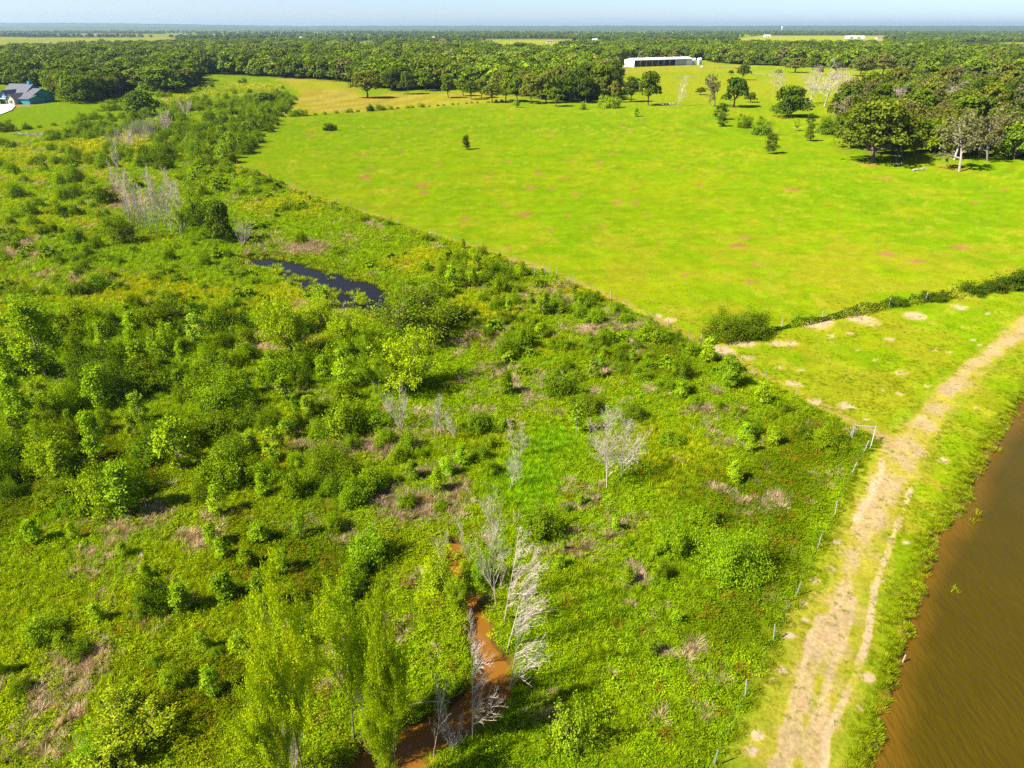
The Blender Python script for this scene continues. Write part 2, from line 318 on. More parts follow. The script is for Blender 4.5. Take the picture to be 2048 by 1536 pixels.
# ------------------------------------------------------------------ plants (unit sized: height 1, set by the scale of the thing)
PLANT = {}      # kind -> list of [(part name, mesh), ...]
def limb_segs(base, tips, r0, r):
    segs = []
    for tp in tips:
        a = np.array(base, float); b = np.array(tp, float)
        m = (a + b) / 2 + r.normal(size=3) * .04 * np.linalg.norm(b - a) + np.array([0, 0, -.03])
        segs.append(np.r_[a, m, r0, r0 * .65]); segs.append(np.r_[m, b, r0 * .65, r0 * .2])
    return segs
def make_oak(seed, ncard, size, spread=.5, nl=11, low=.32, gap=.0, trunk_h=.26, flat=1.0, aspect=1.2):
    r = np.random.default_rng(seed); lobes = []; tips = []
    for i in range(nl):
        a = i * 2.4 + r.random() * .8; t = (i + .5) / nl
        rr = spread * math.sqrt(1 - t * .85) * (.55 + .45 * r.random()); h = low + (.84 - low) * t ** 1.1 * flat + r.normal() * .03
        c = (rr * .72 * math.cos(a), rr * .72 * math.sin(a), h); q = .17 + .09 * r.random()
        lobes.append((*c, q * 1.1, q * 1.1, q * .78)); tips.append(c)
    lobes.append((0, 0, .66, spread * .5, spread * .5, .26))
    P, d, k = lobes_points(lobes, ncard, .62, r)
    if gap:
        keep = (np.sin(P[:, 0] * 23 + seed) + np.sin(P[:, 1] * 21 + 2) + np.sin(P[:, 2] * 27 + seed * 3)) > -1.6 + gap * 2.2
        P, d, k = P[keep], d[keep], k[keep]
    P[:, 2] = np.minimum(P[:, 2], .96 + .04 * r.random(len(P)))
    nrm = d * .7 + np.array([0, 0, .45]) + r.normal(size=P.shape) * .55
    lv = np.clip(.5 + r.normal(size=len(P)) * .22 + (r.random(len(lobes)) - .5)[k] * .35, 0, 1)
    cm = crown_mesh('oak_crown', P, nrm, size * (.7 + .6 * r.random(len(P))), aspect, lv, mat='leaf_oak')
    segs = [np.r_[0, 0, -.03, .01, 0, trunk_h * .5, .034, .026], np.r_[.01, 0, trunk_h * .5, 0, .01, trunk_h, .026, .022]]
    segs += limb_segs((0, .01, trunk_h), tips, .016, r)
    V, F = tubes_np(segs, 6)
    return [('trunk', mesh_np('oak_trunk', V, F, [M['bark']], smooth=True)), ('crown', cm)]
def branch_skeleton(seed, levels=4, stems=1, lean=.0, up=.35, nbr=(9, 6, 4), lens=(.5, .5, .5), r0=.02, spread=.8, start=.25, wob=.05, bias=0):
    """branch by branch, tapering: a list of segments for a bare or thinly leaved tree of height 1"""
    r = np.random.default_rng(seed); segs = []; tips = []
    def grow(p, d, ln, rad, lev):
        n = 4 if lev == 0 else 3
        pts = [p]; dd = d
        for i in range(n):
            dd = unit(dd + r.normal(size=3) * wob * (1.6 if lev else 1) + np.array([0, 0, up * .12 * lev])); pts.append(pts[-1] + dd * ln / n)
        for i in range(n): segs.append(np.r_[pts[i], pts[i + 1], rad * (1 - .8 * i / n), rad * (1 - .8 * (i + 1) / n)])
        tips.append(pts[-1])
        if lev >= levels - 1: return
        m = nbr[lev]
        for j in range(m):
            t = start + (1 - start) * (j + r.random()) / m if lev == 0 else .2 + .8 * (j + r.random()) / m
            i = min(int(t * n), n - 1); f = t * n - i; q = pts[i] * (1 - f) + pts[i + 1] * f
            ax = unit(pts[i + 1] - pts[i]); side = unit(np.cross(ax, r.normal(size=3)))
            nd = unit(ax * (1 - spread * .5) + side * spread + np.array([bias if lev == 0 else bias * .5, 0, up]))
            grow(q, nd, ln * lens[lev] * (1.15 - .65 * t) * (.7 + .5 * r.random()), rad * (1 - .75 * t) * .5 + .0009, lev + 1)
    for s in range(stems):
        a = 2 * math.pi * s / stems + r.random(); o_ = np.array([math.cos(a), math.sin(a), 0])
        d = unit(np.array([0, 0, 1.]) + o_ * (.34 if stems > 1 else 0) + np.array([lean, lean * .3, 0]) + r.normal(size=3) * .05)
        grow(np.array([0, 0, -.02]) + o_ * (.02 if stems > 1 else 0), d, (1 if s == 0 else .7 + .3 * r.random()), r0 * (1 if s == 0 else .8), 0)
    return segs, np.array(tips)
def make_dead(seed, **kw):
    segs, tips = branch_skeleton(seed, **kw)
    V, F = tubes_np([s for s in segs if max(s[6], s[7]) > .006], 5); a = [s for s in segs if max(s[6], s[7]) <= .006]
    out = [('trunk', mesh_np('dead_trunk', V, F, [M['deadwood']], smooth=True))]
    if a:
        V, F = tubes_np(a, 3); out.append(('crown', mesh_np('bare_twigs', V, F, [M['deadwood']])))
    return out
def make_bush(seed, ncard, size, wide=.6, upright=True, nl=9, aspect=2.4, dome=1.0):
    """many-stemmed shrub: foliage tufts on a dome, narrow upright sprays (upright) or broad leaf clumps"""
    r = np.random.default_rng(seed); nt_ = int(70 * dome); lobes = []
    d = unit(r.normal(size=(nt_, 3))); d[:, 2] = np.abs(d[:, 2]) * .9 + .02; d = unit(d)
    rad = .55 + .45 * r.random(nt_) ** .5
    c = d * np.array([wide, wide, .84]) * rad[:, None] * (1 + .30 * np.sin(d[:, :1] * 5 + seed) * np.cos(d[:, 1:2] * 4 + seed * 2)) * (.78 + .40 * r.random((nt_, 1)))
    c[:, 2] = np.maximum(c[:, 2], .06)
    k = r.integers(0, nt_, ncard)
    spread = np.array([.075, .075, .11 if upright else .07]) * (1 + .5 * r.random((ncard, 1)))
    P = c[k] + r.normal(size=(ncard, 3)) * spread * .9; P[:, 2] = np.maximum(P[:, 2], .02)
    out = d[k]
    lift = np.array([0, 0, 1.]) + out * .45 if upright else None
    nrm = out * .8 + np.array([0, 0, .25]) + r.normal(size=P.shape) * .5
    lv = np.clip(.5 + r.normal(size=ncard) * .2 + (r.random(nt_) - .5)[k] * .5, 0, 1)
    cm = crown_mesh('shrub_foliage', P, nrm, size * (.7 + .6 * r.random(ncard)), aspect, lv, lift)
    segs = []
    for i in r.choice(nt_, 14, replace=False): segs += limb_segs((r.normal() * .02, r.normal() * .02, -.05), [c[i] * .95], .016, r)
    V, F = tubes_np(segs, 4)
    return [('stems', mesh_np('shrub_stems', V, F, [M['bark']])), ('foliage', cm)]
def make_sapling(seed, ncard, size, wide=.24, taper=.6, aspect=1.25, low=.12):
    """young tree, upright: leaf clusters along ascending branches round one stem"""
    r = np.random.default_rng(seed); nb = 46; t = low + (1 - low) * (np.arange(nb) + r.random(nb)) / nb; a = r.random(nb) * 6.283
    rr = wide * (1 - taper * (t - low) / (1 - low)) * (.5 + .6 * r.random(nb)) * np.minimum(1, (t - low + .15) / .3)
    c = np.stack([rr * np.cos(a), rr * np.sin(a), np.minimum(t + rr * .3, 1)], 1)
    k = r.integers(0, nb, ncard); P = c[k] + r.normal(size=(ncard, 3)) * np.array([.042, .042, .04]); out = unit(c[k] * [1, 1, 0] + 1e-4)
    nrm = out * .6 + np.array([0, 0, .55]) + r.normal(size=P.shape) * .5
    lv = np.clip(.5 + r.normal(size=ncard) * .25 + (r.random(nb) - .5)[k] * .4, 0, 1)
    cm = crown_mesh('sapling_crown', P, nrm, size * (.7 + .6 * r.random(ncard)), aspect, lv)
    segs = [np.r_[0, 0, -.03, 0, 0, .5, .012, .008], np.r_[0, 0, .5, 0, 0, .97, .008, .002]]
    for i in range(0, nb, 2): segs.append(np.r_[0, 0, max(t[i] - .05, .05), c[i], .004, .0015])
    V, F = tubes_np(segs, 5)
    return [('trunk', mesh_np('sapling_trunk', V, F, [M['bark_pale']])), ('crown', cm)]
def make_willow(seed, ncard, size, wide=.3, lean=0, up=.5, aspect=3.2, stems=1, nb=(11, 6), droop=.03, low=.14):
    """feathery yellow-green tree: narrow leaves strung along fine branches"""
    r = np.random.default_rng(seed)
    segs, tips = branch_skeleton(seed, levels=3, stems=stems, lean=lean, up=up, nbr=nb, lens=(wide * 1.35, .62), r0=.013, spread=.85, start=low, wob=.07)
    sg = np.array(segs); fine = sg[sg[:, 6] < .0085]
    ln = np.linalg.norm(fine[:, 3:6] - fine[:, :3], axis=1); k = r.choice(len(fine), ncard, p=ln / ln.sum()); f = r.random((ncard, 1))
    ax = unit(fine[k, 3:6] - fine[k, :3]); P = fine[k, :3] * (1 - f) + fine[k, 3:6] * f + r.normal(size=(ncard, 3)) * .022
    P[:, 2] -= droop * r.random(ncard)
    out = unit(P * [1, 1, 0] + 1e-4)
    nrm = out * .5 + np.array([0, 0, .5]) + r.normal(size=P.shape) * .6
    grp = r.random(len(fine)); lv = np.clip(.5 + r.normal(size=ncard) * .2 + (grp[k] - .5) * .45, 0, 1)
    cm = crown_mesh('willow_crown', P, nrm, size * (.7 + .6 * r.random(ncard)), aspect, lv, lift=ax)
    V, F = tubes_np([q for q in segs if q[6] > .0022], 5)
    return [('trunk', mesh_np('willow_trunk', V, F, [M['bark']])), ('crown', cm)]
def make_moss(seed, ncard, size, spread=.6):
    """old oak half bare: pale limbs and thin grey-green leaf"""
    r = np.random.default_rng(seed)
    segs, tips = branch_skeleton(seed, levels=4, stems=1, lean=.12 * r.normal(), up=.1, nbr=(10, 7, 6), lens=(.62, .55, .5), r0=.032, spread=.95, start=.28, wob=.13)
    sg = np.array(segs); zmax = sg[:, 5].max(); sg[:, :6] /= zmax; segs = list(sg)
    V, F = tubes_np(segs, 4)
    fine = sg[sg[:, 6] < .008]; k = r.integers(0, len(fine), ncard); f = r.random((ncard, 1))
    P = fine[k, :3] * (1 - f) + fine[k, 3:6] * f + r.normal(size=(ncard, 3)) * .02
    nrm = r.normal(size=P.shape) + [0, 0, .6]; lv = np.clip(.5 + r.normal(size=ncard) * .25, 0, 1)
    return [('trunk', mesh_np('old_oak_trunk', V, F, [M['deadgrey']], smooth=True)), ('crown', crown_mesh('old_oak_crown', P, nrm, size * (.7 + .6 * r.random(ncard)), 1.4, lv))]

PLANT['oak'] = [make_oak(100 + i, 4200, .060, .44 + .06 * (i % 3), 10 + i % 4, .30 + .04 * (i % 2), gap=.25) for i in range(7)]
PLANT['big_oak'] = [make_oak(140 + i, 5200, .05, .60, 16, .26, gap=.35, trunk_h=.2) for i in range(3)]
PLANT['low_oak'] = [make_oak(150 + i, 4200, .06, .60, 13, .14, trunk_h=.12, gap=.1) for i in range(2)]
PLANT['far_oak'] = [make_oak(120 + i, 900, .115, .46 + .08 * (i % 2), 8, .2, trunk_h=.2) for i in range(5)]
PLANT['moss'] = [make_moss(201 + i, 1500, .05) for i in range(4)]
PLANT['bacc'] = [make_bush(300 + i, 4200, .085, .62 + .1 * (i % 2), True) for i in range(6)]
PLANT['big_bacc'] = [make_bush(320 + i, 13000, .046, .66, True, dome=2.2) for i in range(2)]
PLANT['leafy'] = [make_bush(340 + i, 4400, .060, .66 + .1 * (i % 2), False, aspect=1.3) for i in range(5)]
PLANT['big_leafy'] = [make_bush(360 + i, 10000, .038, .7, False, aspect=1.3, dome=2.0) for i in range(3)]
PLANT['far_bush'] = [make_bush(380 + i, 420, .22, .75, False, aspect=1.3) for i in range(4)]
PLANT['sap'] = [make_sapling(400 + i, 2600, .040, .22 + .05 * (i % 3)) for i in range(5)]
PLANT['big_sap'] = [make_sapling(420 + i, 7000, .026, .24, .5) for i in range(3)]
PLANT['thin_sap'] = [make_sapling(440 + i, 420, .06, .14 + .05 * i, .4, low=.25) for i in range(3)]
PLANT['willow'] = [make_willow(460 + i, 22000, .021, .50, lean=.08 * (i - 1), nb=(13, 9), up=.28, aspect=2.2, low=.2, droop=.015) for i in range(4)]
PLANT['small_willow'] = [make_willow(480 + i, 8000, .042, .46, stems=4 + i % 2, nb=(16, 6), up=.25, aspect=2.2, low=.04, droop=.08) for i in range(4)]
PLANT['dead'] = [make_dead(500 + i, levels=4, up=.30, nbr=(20, 9, 6), lens=(.50, .52, .5), r0=.011, spread=.85, start=.10) for i in range(5)]
PLANT['dead_swept'] = [make_dead(610 + i, levels=4, up=.22, nbr=(19, 8, 5), lens=(.42, .52, .5), r0=.010, spread=.72, start=.10, bias=.75, lean=.10) for i in range(4)]
PLANT['dead_slim'] = [make_dead(520 + i, levels=4, up=.5, nbr=(22, 7, 4), lens=(.30, .5, .5), r0=.008, spread=.65, start=.10) for i in range(5)]
PLANT['dead_shrub'] = [make_dead(540 + i, levels=4, stems=8, up=.5, nbr=(7, 5, 3), lens=(.45, .5, .5), r0=.012, spread=.55, start=.2) for i in range(4)]
PLANT['dead_lean'] = [make_dead(560 + i, levels=4, lean=.55, up=.22, nbr=(11, 5, 3), lens=(.38, .5, .45), r0=.013, spread=.7, start=.2, wob=.09) for i in range(3)]
PLANT['snag'] = [make_dead(580 + i, levels=3, up=.2, nbr=(7, 2), lens=(.22, .5), r0=.03, spread=.8, start=.35, wob=.06) for i in range(2)]
PLANT['dead_crown'] = [make_dead(590 + i, levels=4, up=.12, nbr=(15, 10, 7), lens=(.66, .58, .5), r0=.017, spread=1.0, start=.22, wob=.12) for i in range(3)]

def tone(base, r=.12):
    base = (max(base[0], .60 * base[1]), base[1], base[2]); k = 1 + random.uniform(-r, r); y = random.uniform(-r, r) * .7
    return (base[0] * k * (1 + y), base[1] * k, base[2] * k, 1)
T_OAK = (.074, .116, .014); T_OAK2 = (.110, .168, .014); T_GREY = (.165, .170, .12); T_BRIGHT = (.21, .345, .016); T_BACC = (.145, .248, .010); T_LEAF = (.148, .240, .010); T_WIL = (.26, .37, .012); T_DKLEAF = (.086, .150, .010)
HERO_XY = []
def plant(kind, x, y, h, wide, name, label, cat, tint=T_OAK, group=None, var=None, z=None, rot=None):
    """a plant as an Empty at its foot with copies of its parts; h metres tall, wide = stretch sideways against its own height"""
    pl = PLANT[kind]; parts = pl[random.randrange(len(pl)) if var is None else var % len(pl)]
    e = bpy.data.objects.new(name, None); C.objects.link(e); e.empty_display_size = .3
    e.location = (x, y, (gz(x, y) if z is None else z) - .03); e.rotation_euler = (0, 0, random.random() * 6.283 if rot is None else rot); e.scale = (h * wide, h * wide, h)
    if 'dead' in kind and kind != 'dead_crown': e.rotation_euler = (random.gauss(0, .07), random.gauss(0, .07), e.rotation_euler[2])
    e['label'] = label; e['category'] = cat
    if group: e['group'] = group
    col = tone(tint)
    for nm, me in parts:
        c = bpy.data.objects.new(nm, me); C.objects.link(c); c.parent = e; c.color = col
    HERO_XY.append((x, y, h * wide * .5))
    return e
NATW = {'oak': .96, 'big_oak': 1.2, 'low_oak': 1.2, 'moss': 1.1, 'bacc': 1.3, 'big_bacc': 1.3, 'leafy': 1.4, 'big_leafy': 1.4, 'sap': .5, 'big_sap': .5, 'thin_sap': .4, 'willow': .74, 'small_willow': .8, 'dead': .75, 'dead_swept': .62, 'dead_slim': .36, 'dead_shrub': .8, 'dead_lean': .7, 'snag': .4, 'dead_crown': 1.0}
def plant_px(kind, px, py, hpx, wpx, name, label, cat, tint=T_OAK, trunk=False, **kw):
    """foot (or lowest leaf) at px,py in the photograph, hpx tall and wpx wide there"""
    x, y = G(px, py); d = depth_of(x, y); r = wpx * d / FPX / 2
    if not trunk:
        y += .6 * r; x *= (y + 18) / (y - .6 * r + 18)
    h = max(height_for(y, py - hpx), r * .55, .5)
    return plant(kind, x, y, h, 2 * r / h / NATW[kind], name, label, cat, tint, **kw)

# ------------------------------------------------------------------ the ground: one sheet to the horizon, finer where it is near
ys = [-90, -60, -35, -15, 0] + [G(1024, py)[1] for py in np.arange(2050, 76, -3.3)]
ys = [v for i, v in enumerate(ys) if i < 5 or v > 5] + list(np.geomspace(ys[-1] * 1.05, 15500, 34)) + [19000]
ys = np.array(ys); dep = np.maximum(ys * cp + CAM_H * sp, 26)
ts = np.arange(-1.0, 1.0001, .00235); ts = np.r_[-4, -2.6, -1.9, -1.5, -1.25, -1.1, ts, 1.1, 1.25, 1.5, 1.9, 2.6, 4]
GX = (dep[:, None] * ts[None, :]).ravel(); GY = np.repeat(ys, len(ts))
GZ = ground_z(GX, GY)
nr, nc = len(ys), len(ts)
ii = (np.arange(nr - 1)[:, None] * nc + np.arange(nc - 1)[None, :]).ravel()
GF = np.stack([ii, ii + 1, ii + nc + 1, ii + nc], 1)

def ground_colour(x, y):
    """the land's own colours: grass kinds, soil, mown hay, trodden ways and bare spots"""
    n = len(x); dist = np.hypot(x, y)
    f40 = fbm(x, y, 40, 1); f12 = fbm(x, y, 12, 2); f3 = fbm(x, y, 3, 5); f1 = fbm(x, y, .9, 8, 2)
    def mix(c, col, m): return c + (np.asarray(col) - c) * m[:, None]
    c = np.tile(np.array([.205, .355, .010]), (n, 1))
    c = mix(c, (.255, .36, .014), sstep(.45, .75, f12) * .8); c = mix(c, (.150, .31, .008), sstep(.5, .8, f40) * .5)
    c = mix(c, (.33, .36, .04), sstep(.50, .75, fbm(x, y, 6, 21)) * .45); c = mix(c, (.14, .29, .008), sstep(.52, .75, fbm(x * .55 + y * .3, y - x * .2, 4.5, 23)) * .45)
    c *= (.90 + .2 * fbm(x, y * .4, 2.2, 27))[:, None]
    bare = np.zeros(n)
    near = dist < 520
    idx = np.where(near)[0]; xs, y_ = x[idx], y[idx]
    # faint wheel lines and mowing rounds in the field
    wv = np.sin((np.hypot(xs - 95, (y_ - 235) * 1.0) + 3 * f40[idx]) * 1.35) * sstep(.3, .6, fbm(xs, y_, 60, 44))
    c[idx] *= (1 + .10 * wv * (1 - sstep(60, 110, np.hypot(xs - 95, y_ - 235))))[:, None]
    fld = ~in_poly(SCRUB, xs, y_)
    sc = 1 - sstep(-.6, .6, sdist(SCRUB, xs, y_) + (f3[idx] - .5) * 1.5)
    scol = np.tile(np.array([.135, .205, .018]), (len(idx), 1))
    scol = mix(scol, (.19, .16, .07), sstep(.5, .75, fbm(xs, y_, 4, 60)) * .6)
    scol = mix(scol, (.20, .30, .014), sstep(.45, .7, fbm(xs, y_, 18, 61)) * .7)
    c[idx] = c[idx] * (1 - sc)[:, None] + scol * sc[:, None]
    swm = .8 * (1 - sstep(-4, 3, sdist(SWALE, xs, y_) + (f12[idx] - .5) * 8)); c[idx] = mix(c[idx], (.21, .42, .012), swm)
    # strip by the lake and the field corner: thinner, paler grass
    strip = fld & (y_ < 130) & (xs > 15)
    m = np.where(strip, sstep(.40, .62, fbm(xs, y_, 5, 14)) * .5, 0); c[idx] = mix(c[idx], (.34, .33, .06), m)
    sel = (xs > 5) & (y_ < 230)
    k = idx[sel]; xk, yk = x[k], y[k]
    d, r = line_dist(TRACK, xk, yk, rad=TRACK_R)
    g1 = fbm(xk, yk, 1.6, 35); g2 = fbm(xk, yk, 5, 36); wear = np.zeros(len(xk))
    for LP, LR in LANES:
        dl, rl = line_dist(LP, xk, yk, rad=LR)
        wear = np.maximum(wear, (1 - sstep(.60, 1.55, dl / rl + (g1 - .5) * 1.0 + (f1[k] - .5) * .7)) * (.72 + .4 * sstep(.3, .6, g2)))
    wear = np.clip(np.maximum(wear, .55 * np.exp(-(d / r) ** 4) * sstep(.38, .68, g1 * .5 + g2 * .5)), 0, 1)
    c[k] = mix(c[k], (.39, .345, .19), np.clip(1 - sstep(.7, 1.9, d / r + (f3[k] - .5)), 0, 1) * (.35 + .5 * sstep(.35, .65, fbm(xk, yk, 1.3, 38))))
    c[k] = mix(c[k], (.56, .415, .20), wear * .68); bare[k] = np.maximum(bare[k], wear)
    sd = sdist(LAKE, xk, yk)
    shore = (1 - sstep(.3, 1.4, sd + (f3[k] - .5))) ; c[k] = mix(c[k], (.26, .16, .05), shore * .9)
    mk = sstep(.0, 1, sd) * (1 - sstep(1.0, 2.6, sd + (f3[k] - .5) * 2)); c[k] = mix(c[k], (.19, .31, .012), mk * .8)
    for P, wd in zip(PATHS, (.20, .24, .20)):
        d = line_dist(P, xk, yk); mk = (1 - sstep(wd * .5, wd * 1.5, d + (f1[k] - .5) * .35)) * (.30 + .5 * sstep(.35, .6, fbm(xk, yk, 4, 39)))
        c[k] = mix(c[k], (.64, .50, .29), mk); bare[k] = np.maximum(bare[k], mk)
    # trodden line beside the field fence
    d = line_dist(FENCE_FIELD, xs, y_); mk = (1 - sstep(.25, 1.0, np.abs(d - 1.1) + (f3[idx] - .5) * 1.0)) * fld * .75
    mk *= sstep(.25, .5, fbm(xs, y_, 9, 71)); c[idx] = mix(c[idx], (.42, .31, .12), mk)
    mk = (1 - sstep(.2, .7, np.abs(d - 4.5 - 2 * f40[idx]))) * fld * .3; c[idx] = mix(c[idx], (.36, .36, .07), mk)
    def spots(L_, col, amt, soft):
        for px, py, rp in L_:
            cx, cy_ = G(px, py); rx = rp * depth_of(cx, cy_) / FPX; ry = rx * (.75 if py > 640 else 1.0 + .6 * (py < 450))
            q = np.where((np.abs(xs - cx) < rx * 3) & (np.abs(y_ - cy_) < ry * 3))[0]
            if not len(q): continue
            e = np.hypot((xs[q] - cx) / rx, (y_[q] - cy_) / ry) + (fbm(xs[q], y_[q], rx * .5 + .15, 91) - .5) * soft
            mq = (1 - sstep(.45, 1.1, e)) * amt; c[idx[q]] = mix(c[idx[q]], col, mq); bare[idx[q]] = np.maximum(bare[idx[q]], mq)
    spots(SPOTS_TAN, (.62, .48, .30), .85, 1.0); spots([(a_, b_, r_ * .85) for a_, b_, r_ in SPOTS_BROWN], (.37, .215, .06), .95, 1.5); spots(TREE_LITTER, (.36, .24, .12), .55, 1.2)
    # scattered thin places all over the field
    mk = sstep(.70, .80, fbm(xs, y_, 2.4, 120, 3)) * sstep(.42, .6, fbm(xs, y_, 30, 121)) * fld * .6; c[idx] = mix(c[idx], (.42, .36, .12), mk)
    mk = sstep(.60, .74, fbm(xs * .8, y_ * .5, 1.6, 130, 3)) * sstep(.38, .6, fbm(xs, y_, 18, 131)) * fld * .45; c[idx] = mix(c[idx], (.40, .42, .10), mk)
    # ponds and the creek: mud at the edge
    sd = sdist(POND, xs, y_); c[idx] = mix(c[idx], (.06, .05, .03), 1 - sstep(-.5, .8, sd)); 
    d, r = line_dist(CREEK, xs, y_, rad=CREEK_R); c[idx] = mix(c[idx], (.16, .09, .035), 1 - sstep(.0, .9, d - r))
    # mown hay with its windrow stripes
    sd = sdist(HAY, x, y); hm = 1 - sstep(-3, 5, sd + (f12 - .5) * 8)
    u = x * .42 + y * .9 + 22 * np.sin(x * .012) ; st = .5 + .5 * np.sin(u * .62)
    hc = np.array([.40, .36, .085]) * (.90 + .2 * st[:, None]) + (f12[:, None] - .5) * .12; hc = hc + (np.array([.30, .40, .05]) - hc) * (sstep(.5, .7, f40) * .6)[:, None]
    c = c * (1 - hm)[:, None] + hc * hm[:, None]
    sd = sdist(LAWN, x, y); c = mix(c, (.21, .37, .012), (1 - sstep(-3, 4, sd)) * .9)
    cx, cy_ = G(42, 212); e = np.hypot((x - cx) / 9, (y - cy_) / 14) + (f12 - .5) * 1.4; c = mix(c, (.46, .33, .16), (1 - sstep(.4, 1.1, e)) * .8)
    sd = sdist(BARNYARD, x, y); c = mix(c, (.42, .34, .18), (1 - sstep(-6, 10, sd + (f12 - .5) * 24)) * .6)
    # pasture round the barn is drier
    m = sstep(330, 460, dist) * sstep(-30, 90, x) * (1 - sstep(900, 1100, dist)); c = mix(c, (.31, .36, .045), m * (.35 + .5 * sstep(.4, .65, f40)))
    # the floor of the woodland
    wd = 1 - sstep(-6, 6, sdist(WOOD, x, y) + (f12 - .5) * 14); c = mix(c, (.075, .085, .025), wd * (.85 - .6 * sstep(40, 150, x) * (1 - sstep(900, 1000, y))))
    # beyond: woods with fields between them
    far = sstep(1150, 1500, y); c = mix(c, (.050, .075, .022), far)
    c = mix(c, (.30, .37, .09), sstep(.535, .555, fbm(x * .5, y, 420, 430)) * sstep(880, 920, y))
    for P in FAR_FIELDS: c = mix(c, (.36, .42, .10), (1 - sstep(-10, 12, sdist(P, x, y) + (f40 - .5) * 60)) * .95)
    soil = sstep(.0, .10, c[:, 0] - c[:, 1])[:, None]      # soil keeps its own colour, grass is greener
    c = c * (np.array([.51, .47, .14]) * (1 - soil) + np.array([.50, .47, .50]) * soil)
    return np.clip(c * (.86 + .28 * f1)[:, None], 0, 1), bare
GC, GB = ground_colour(GX, GY)
m, t, o = new_mat('ground_grass_and_soil')
a = N(t, 'ShaderNodeAttribute', attribute_name='landcol'); tc = N(t, 'ShaderNodeTexCoord')
f1 = noise_ramp(t, 3.6, .68, 1.30, 6, vec=tc.outputs['Object'], rough=.7); f2 = noise_ramp(t, .35, .90, 1.10, 4, vec=tc.outputs['Object'])
mm = N(t, 'ShaderNodeMath', operation='MULTIPLY'); L(t, f1, mm.inputs[0]); L(t, f2, mm.inputs[1])
hs = N(t, 'ShaderNodeHueSaturation'); L(t, a.outputs['Color'], hs.inputs['Color']); L(t, mm.outputs[0], hs.inputs['Value'])
hv = noise_ramp(t, 1.1, .488, .512, 4, vec=tc.outputs['Object']); L(t, hv, hs.inputs['Hue'])
d = N(t, 'ShaderNodeBsdfDiffuse'); d.inputs['Roughness'].default_value = .6; L(t, hs.outputs[0], d.inputs[0])
bp = N(t, 'ShaderNodeBump'); bp.inputs['Strength'].default_value = .8; bp.inputs['Distance'].default_value = .12
nz = N(t, 'ShaderNodeTexNoise'); nz.inputs['Scale'].default_value = 4.5; nz.inputs['Detail'].default_value = 6; nz.inputs['Roughness'].default_value = .75; L(t, tc.outputs['Object'], nz.inputs['Vector'])
L(t, nz.outputs[0], bp.inputs['Height']); L(t, bp.outputs[0], d.inputs['Normal']); L(t, d.outputs[0], o.inputs[0])
M['ground'] = m
obj('ground', mesh_np('ground', np.stack([GX, GY, GZ], 1), GF, [m], {'landcol': np.c_[GC, np.ones(len(GC))]}, smooth=True), kind='structure', label='green pasture, scrubland and soil reaching to the horizon')

# far ridges on the horizon
def ridge(x0, x1, y0, hfun, seed):
    xs = np.linspace(x0, x1, 700); prof = [(-900, 0), (-500, .45), (-220, .85), (0, 1), (300, .9), (900, .3), (1400, 0)]
    h = np.array([hfun(v) for v in xs]) + 7 * (fbm(xs, xs * 0, 700, seed, 3) - .5) + 7 * (fbm(xs, xs * 0 + 5, 90, seed + 5, 2) - .5)
    V = np.concatenate([np.stack([xs, np.full(700, y0 + dy) + 200 * (fbm(xs, xs * 0, 1500, seed) - .5), -4 + k * h + (2.5 * vnoise(xs / 25, xs * 0 + dy, seed) if k > .3 else 0)], 1) for dy, k in prof])
    b = (np.arange(len(prof) - 1)[:, None] * 700 + np.arange(699)[None, :]).ravel()
    return V, np.stack([b, b + 1, b + 701, b + 700], 1)
M['ridge'] = plain_mat('distant_wooded_ridge', (.05, .075, .028), .9, .35, .012)
for args in ((-14000, 14000, 10500, lambda v: 52 + 36 * float(sstep(-2500, -6000, v)) , 5), (-12000, 12000, 7200, lambda v: 24 + 18 * float(sstep(-1500, -3200, v)), 9)):
    V, F = ridge(*args)
    obj('hills', mesh_np('hills', V, F, [M['ridge']], smooth=True), kind='structure', label='low wooded hills along the horizon')

# ------------------------------------------------------------------ water
def water_mat(name, deep, shallow, rough, scale, bump, stretch=(1, 1, 1), rotz=0, spec=.5, dist=.03):
    m, t, o = new_mat(name); b = N(t, 'ShaderNodeBsdfPrincipled')
    at = N(t, 'ShaderNodeAttribute', attribute_name='shallow'); mx = N(t, 'ShaderNodeMix', data_type='RGBA')
    L(t, at.outputs['Fac'], mx.inputs[0]); mx.inputs[6].default_value = deep + (1,); mx.inputs[7].default_value = shallow + (1,)
    tc = N(t, 'ShaderNodeTexCoord'); mp = N(t, 'ShaderNodeMapping'); mp.inputs['Scale'].default_value = stretch; mp.inputs['Rotation'].default_value = (0, 0, rotz); L(t, tc.outputs['Object'], mp.inputs[0])
    f = noise_ramp(t, .25, .93, 1.07, 4, vec=tc.outputs['Object']); hs = N(t, 'ShaderNodeHueSaturation'); L(t, mx.outputs[2], hs.inputs['Color']); L(t, f, hs.inputs['Value'])
    L(t, hs.outputs[0], b.inputs['Base Color']); b.inputs['Roughness'].default_value = rough; b.inputs['IOR'].default_value = 1.33; b.inputs['Specular IOR Level'].default_value = spec
    nz = N(t, 'ShaderNodeTexNoise'); nz.inputs['Scale'].default_value = scale; nz.inputs['Detail'].default_value = 4; nz.inputs['Roughness'].default_value = .55; nz.inputs['Distortion'].default_value = .4; L(t, mp.outputs[0], nz.inputs['Vector'])
    bp = N(t, 'ShaderNodeBump'); bp.inputs['Strength'].default_value = bump; bp.inputs['Distance'].default_value = dist; L(t, nz.outputs[0], bp.inputs['Height']); L(t, bp.outputs[0], b.inputs['Normal'])
    L(t, b.outputs[0], o.inputs[0]); return m
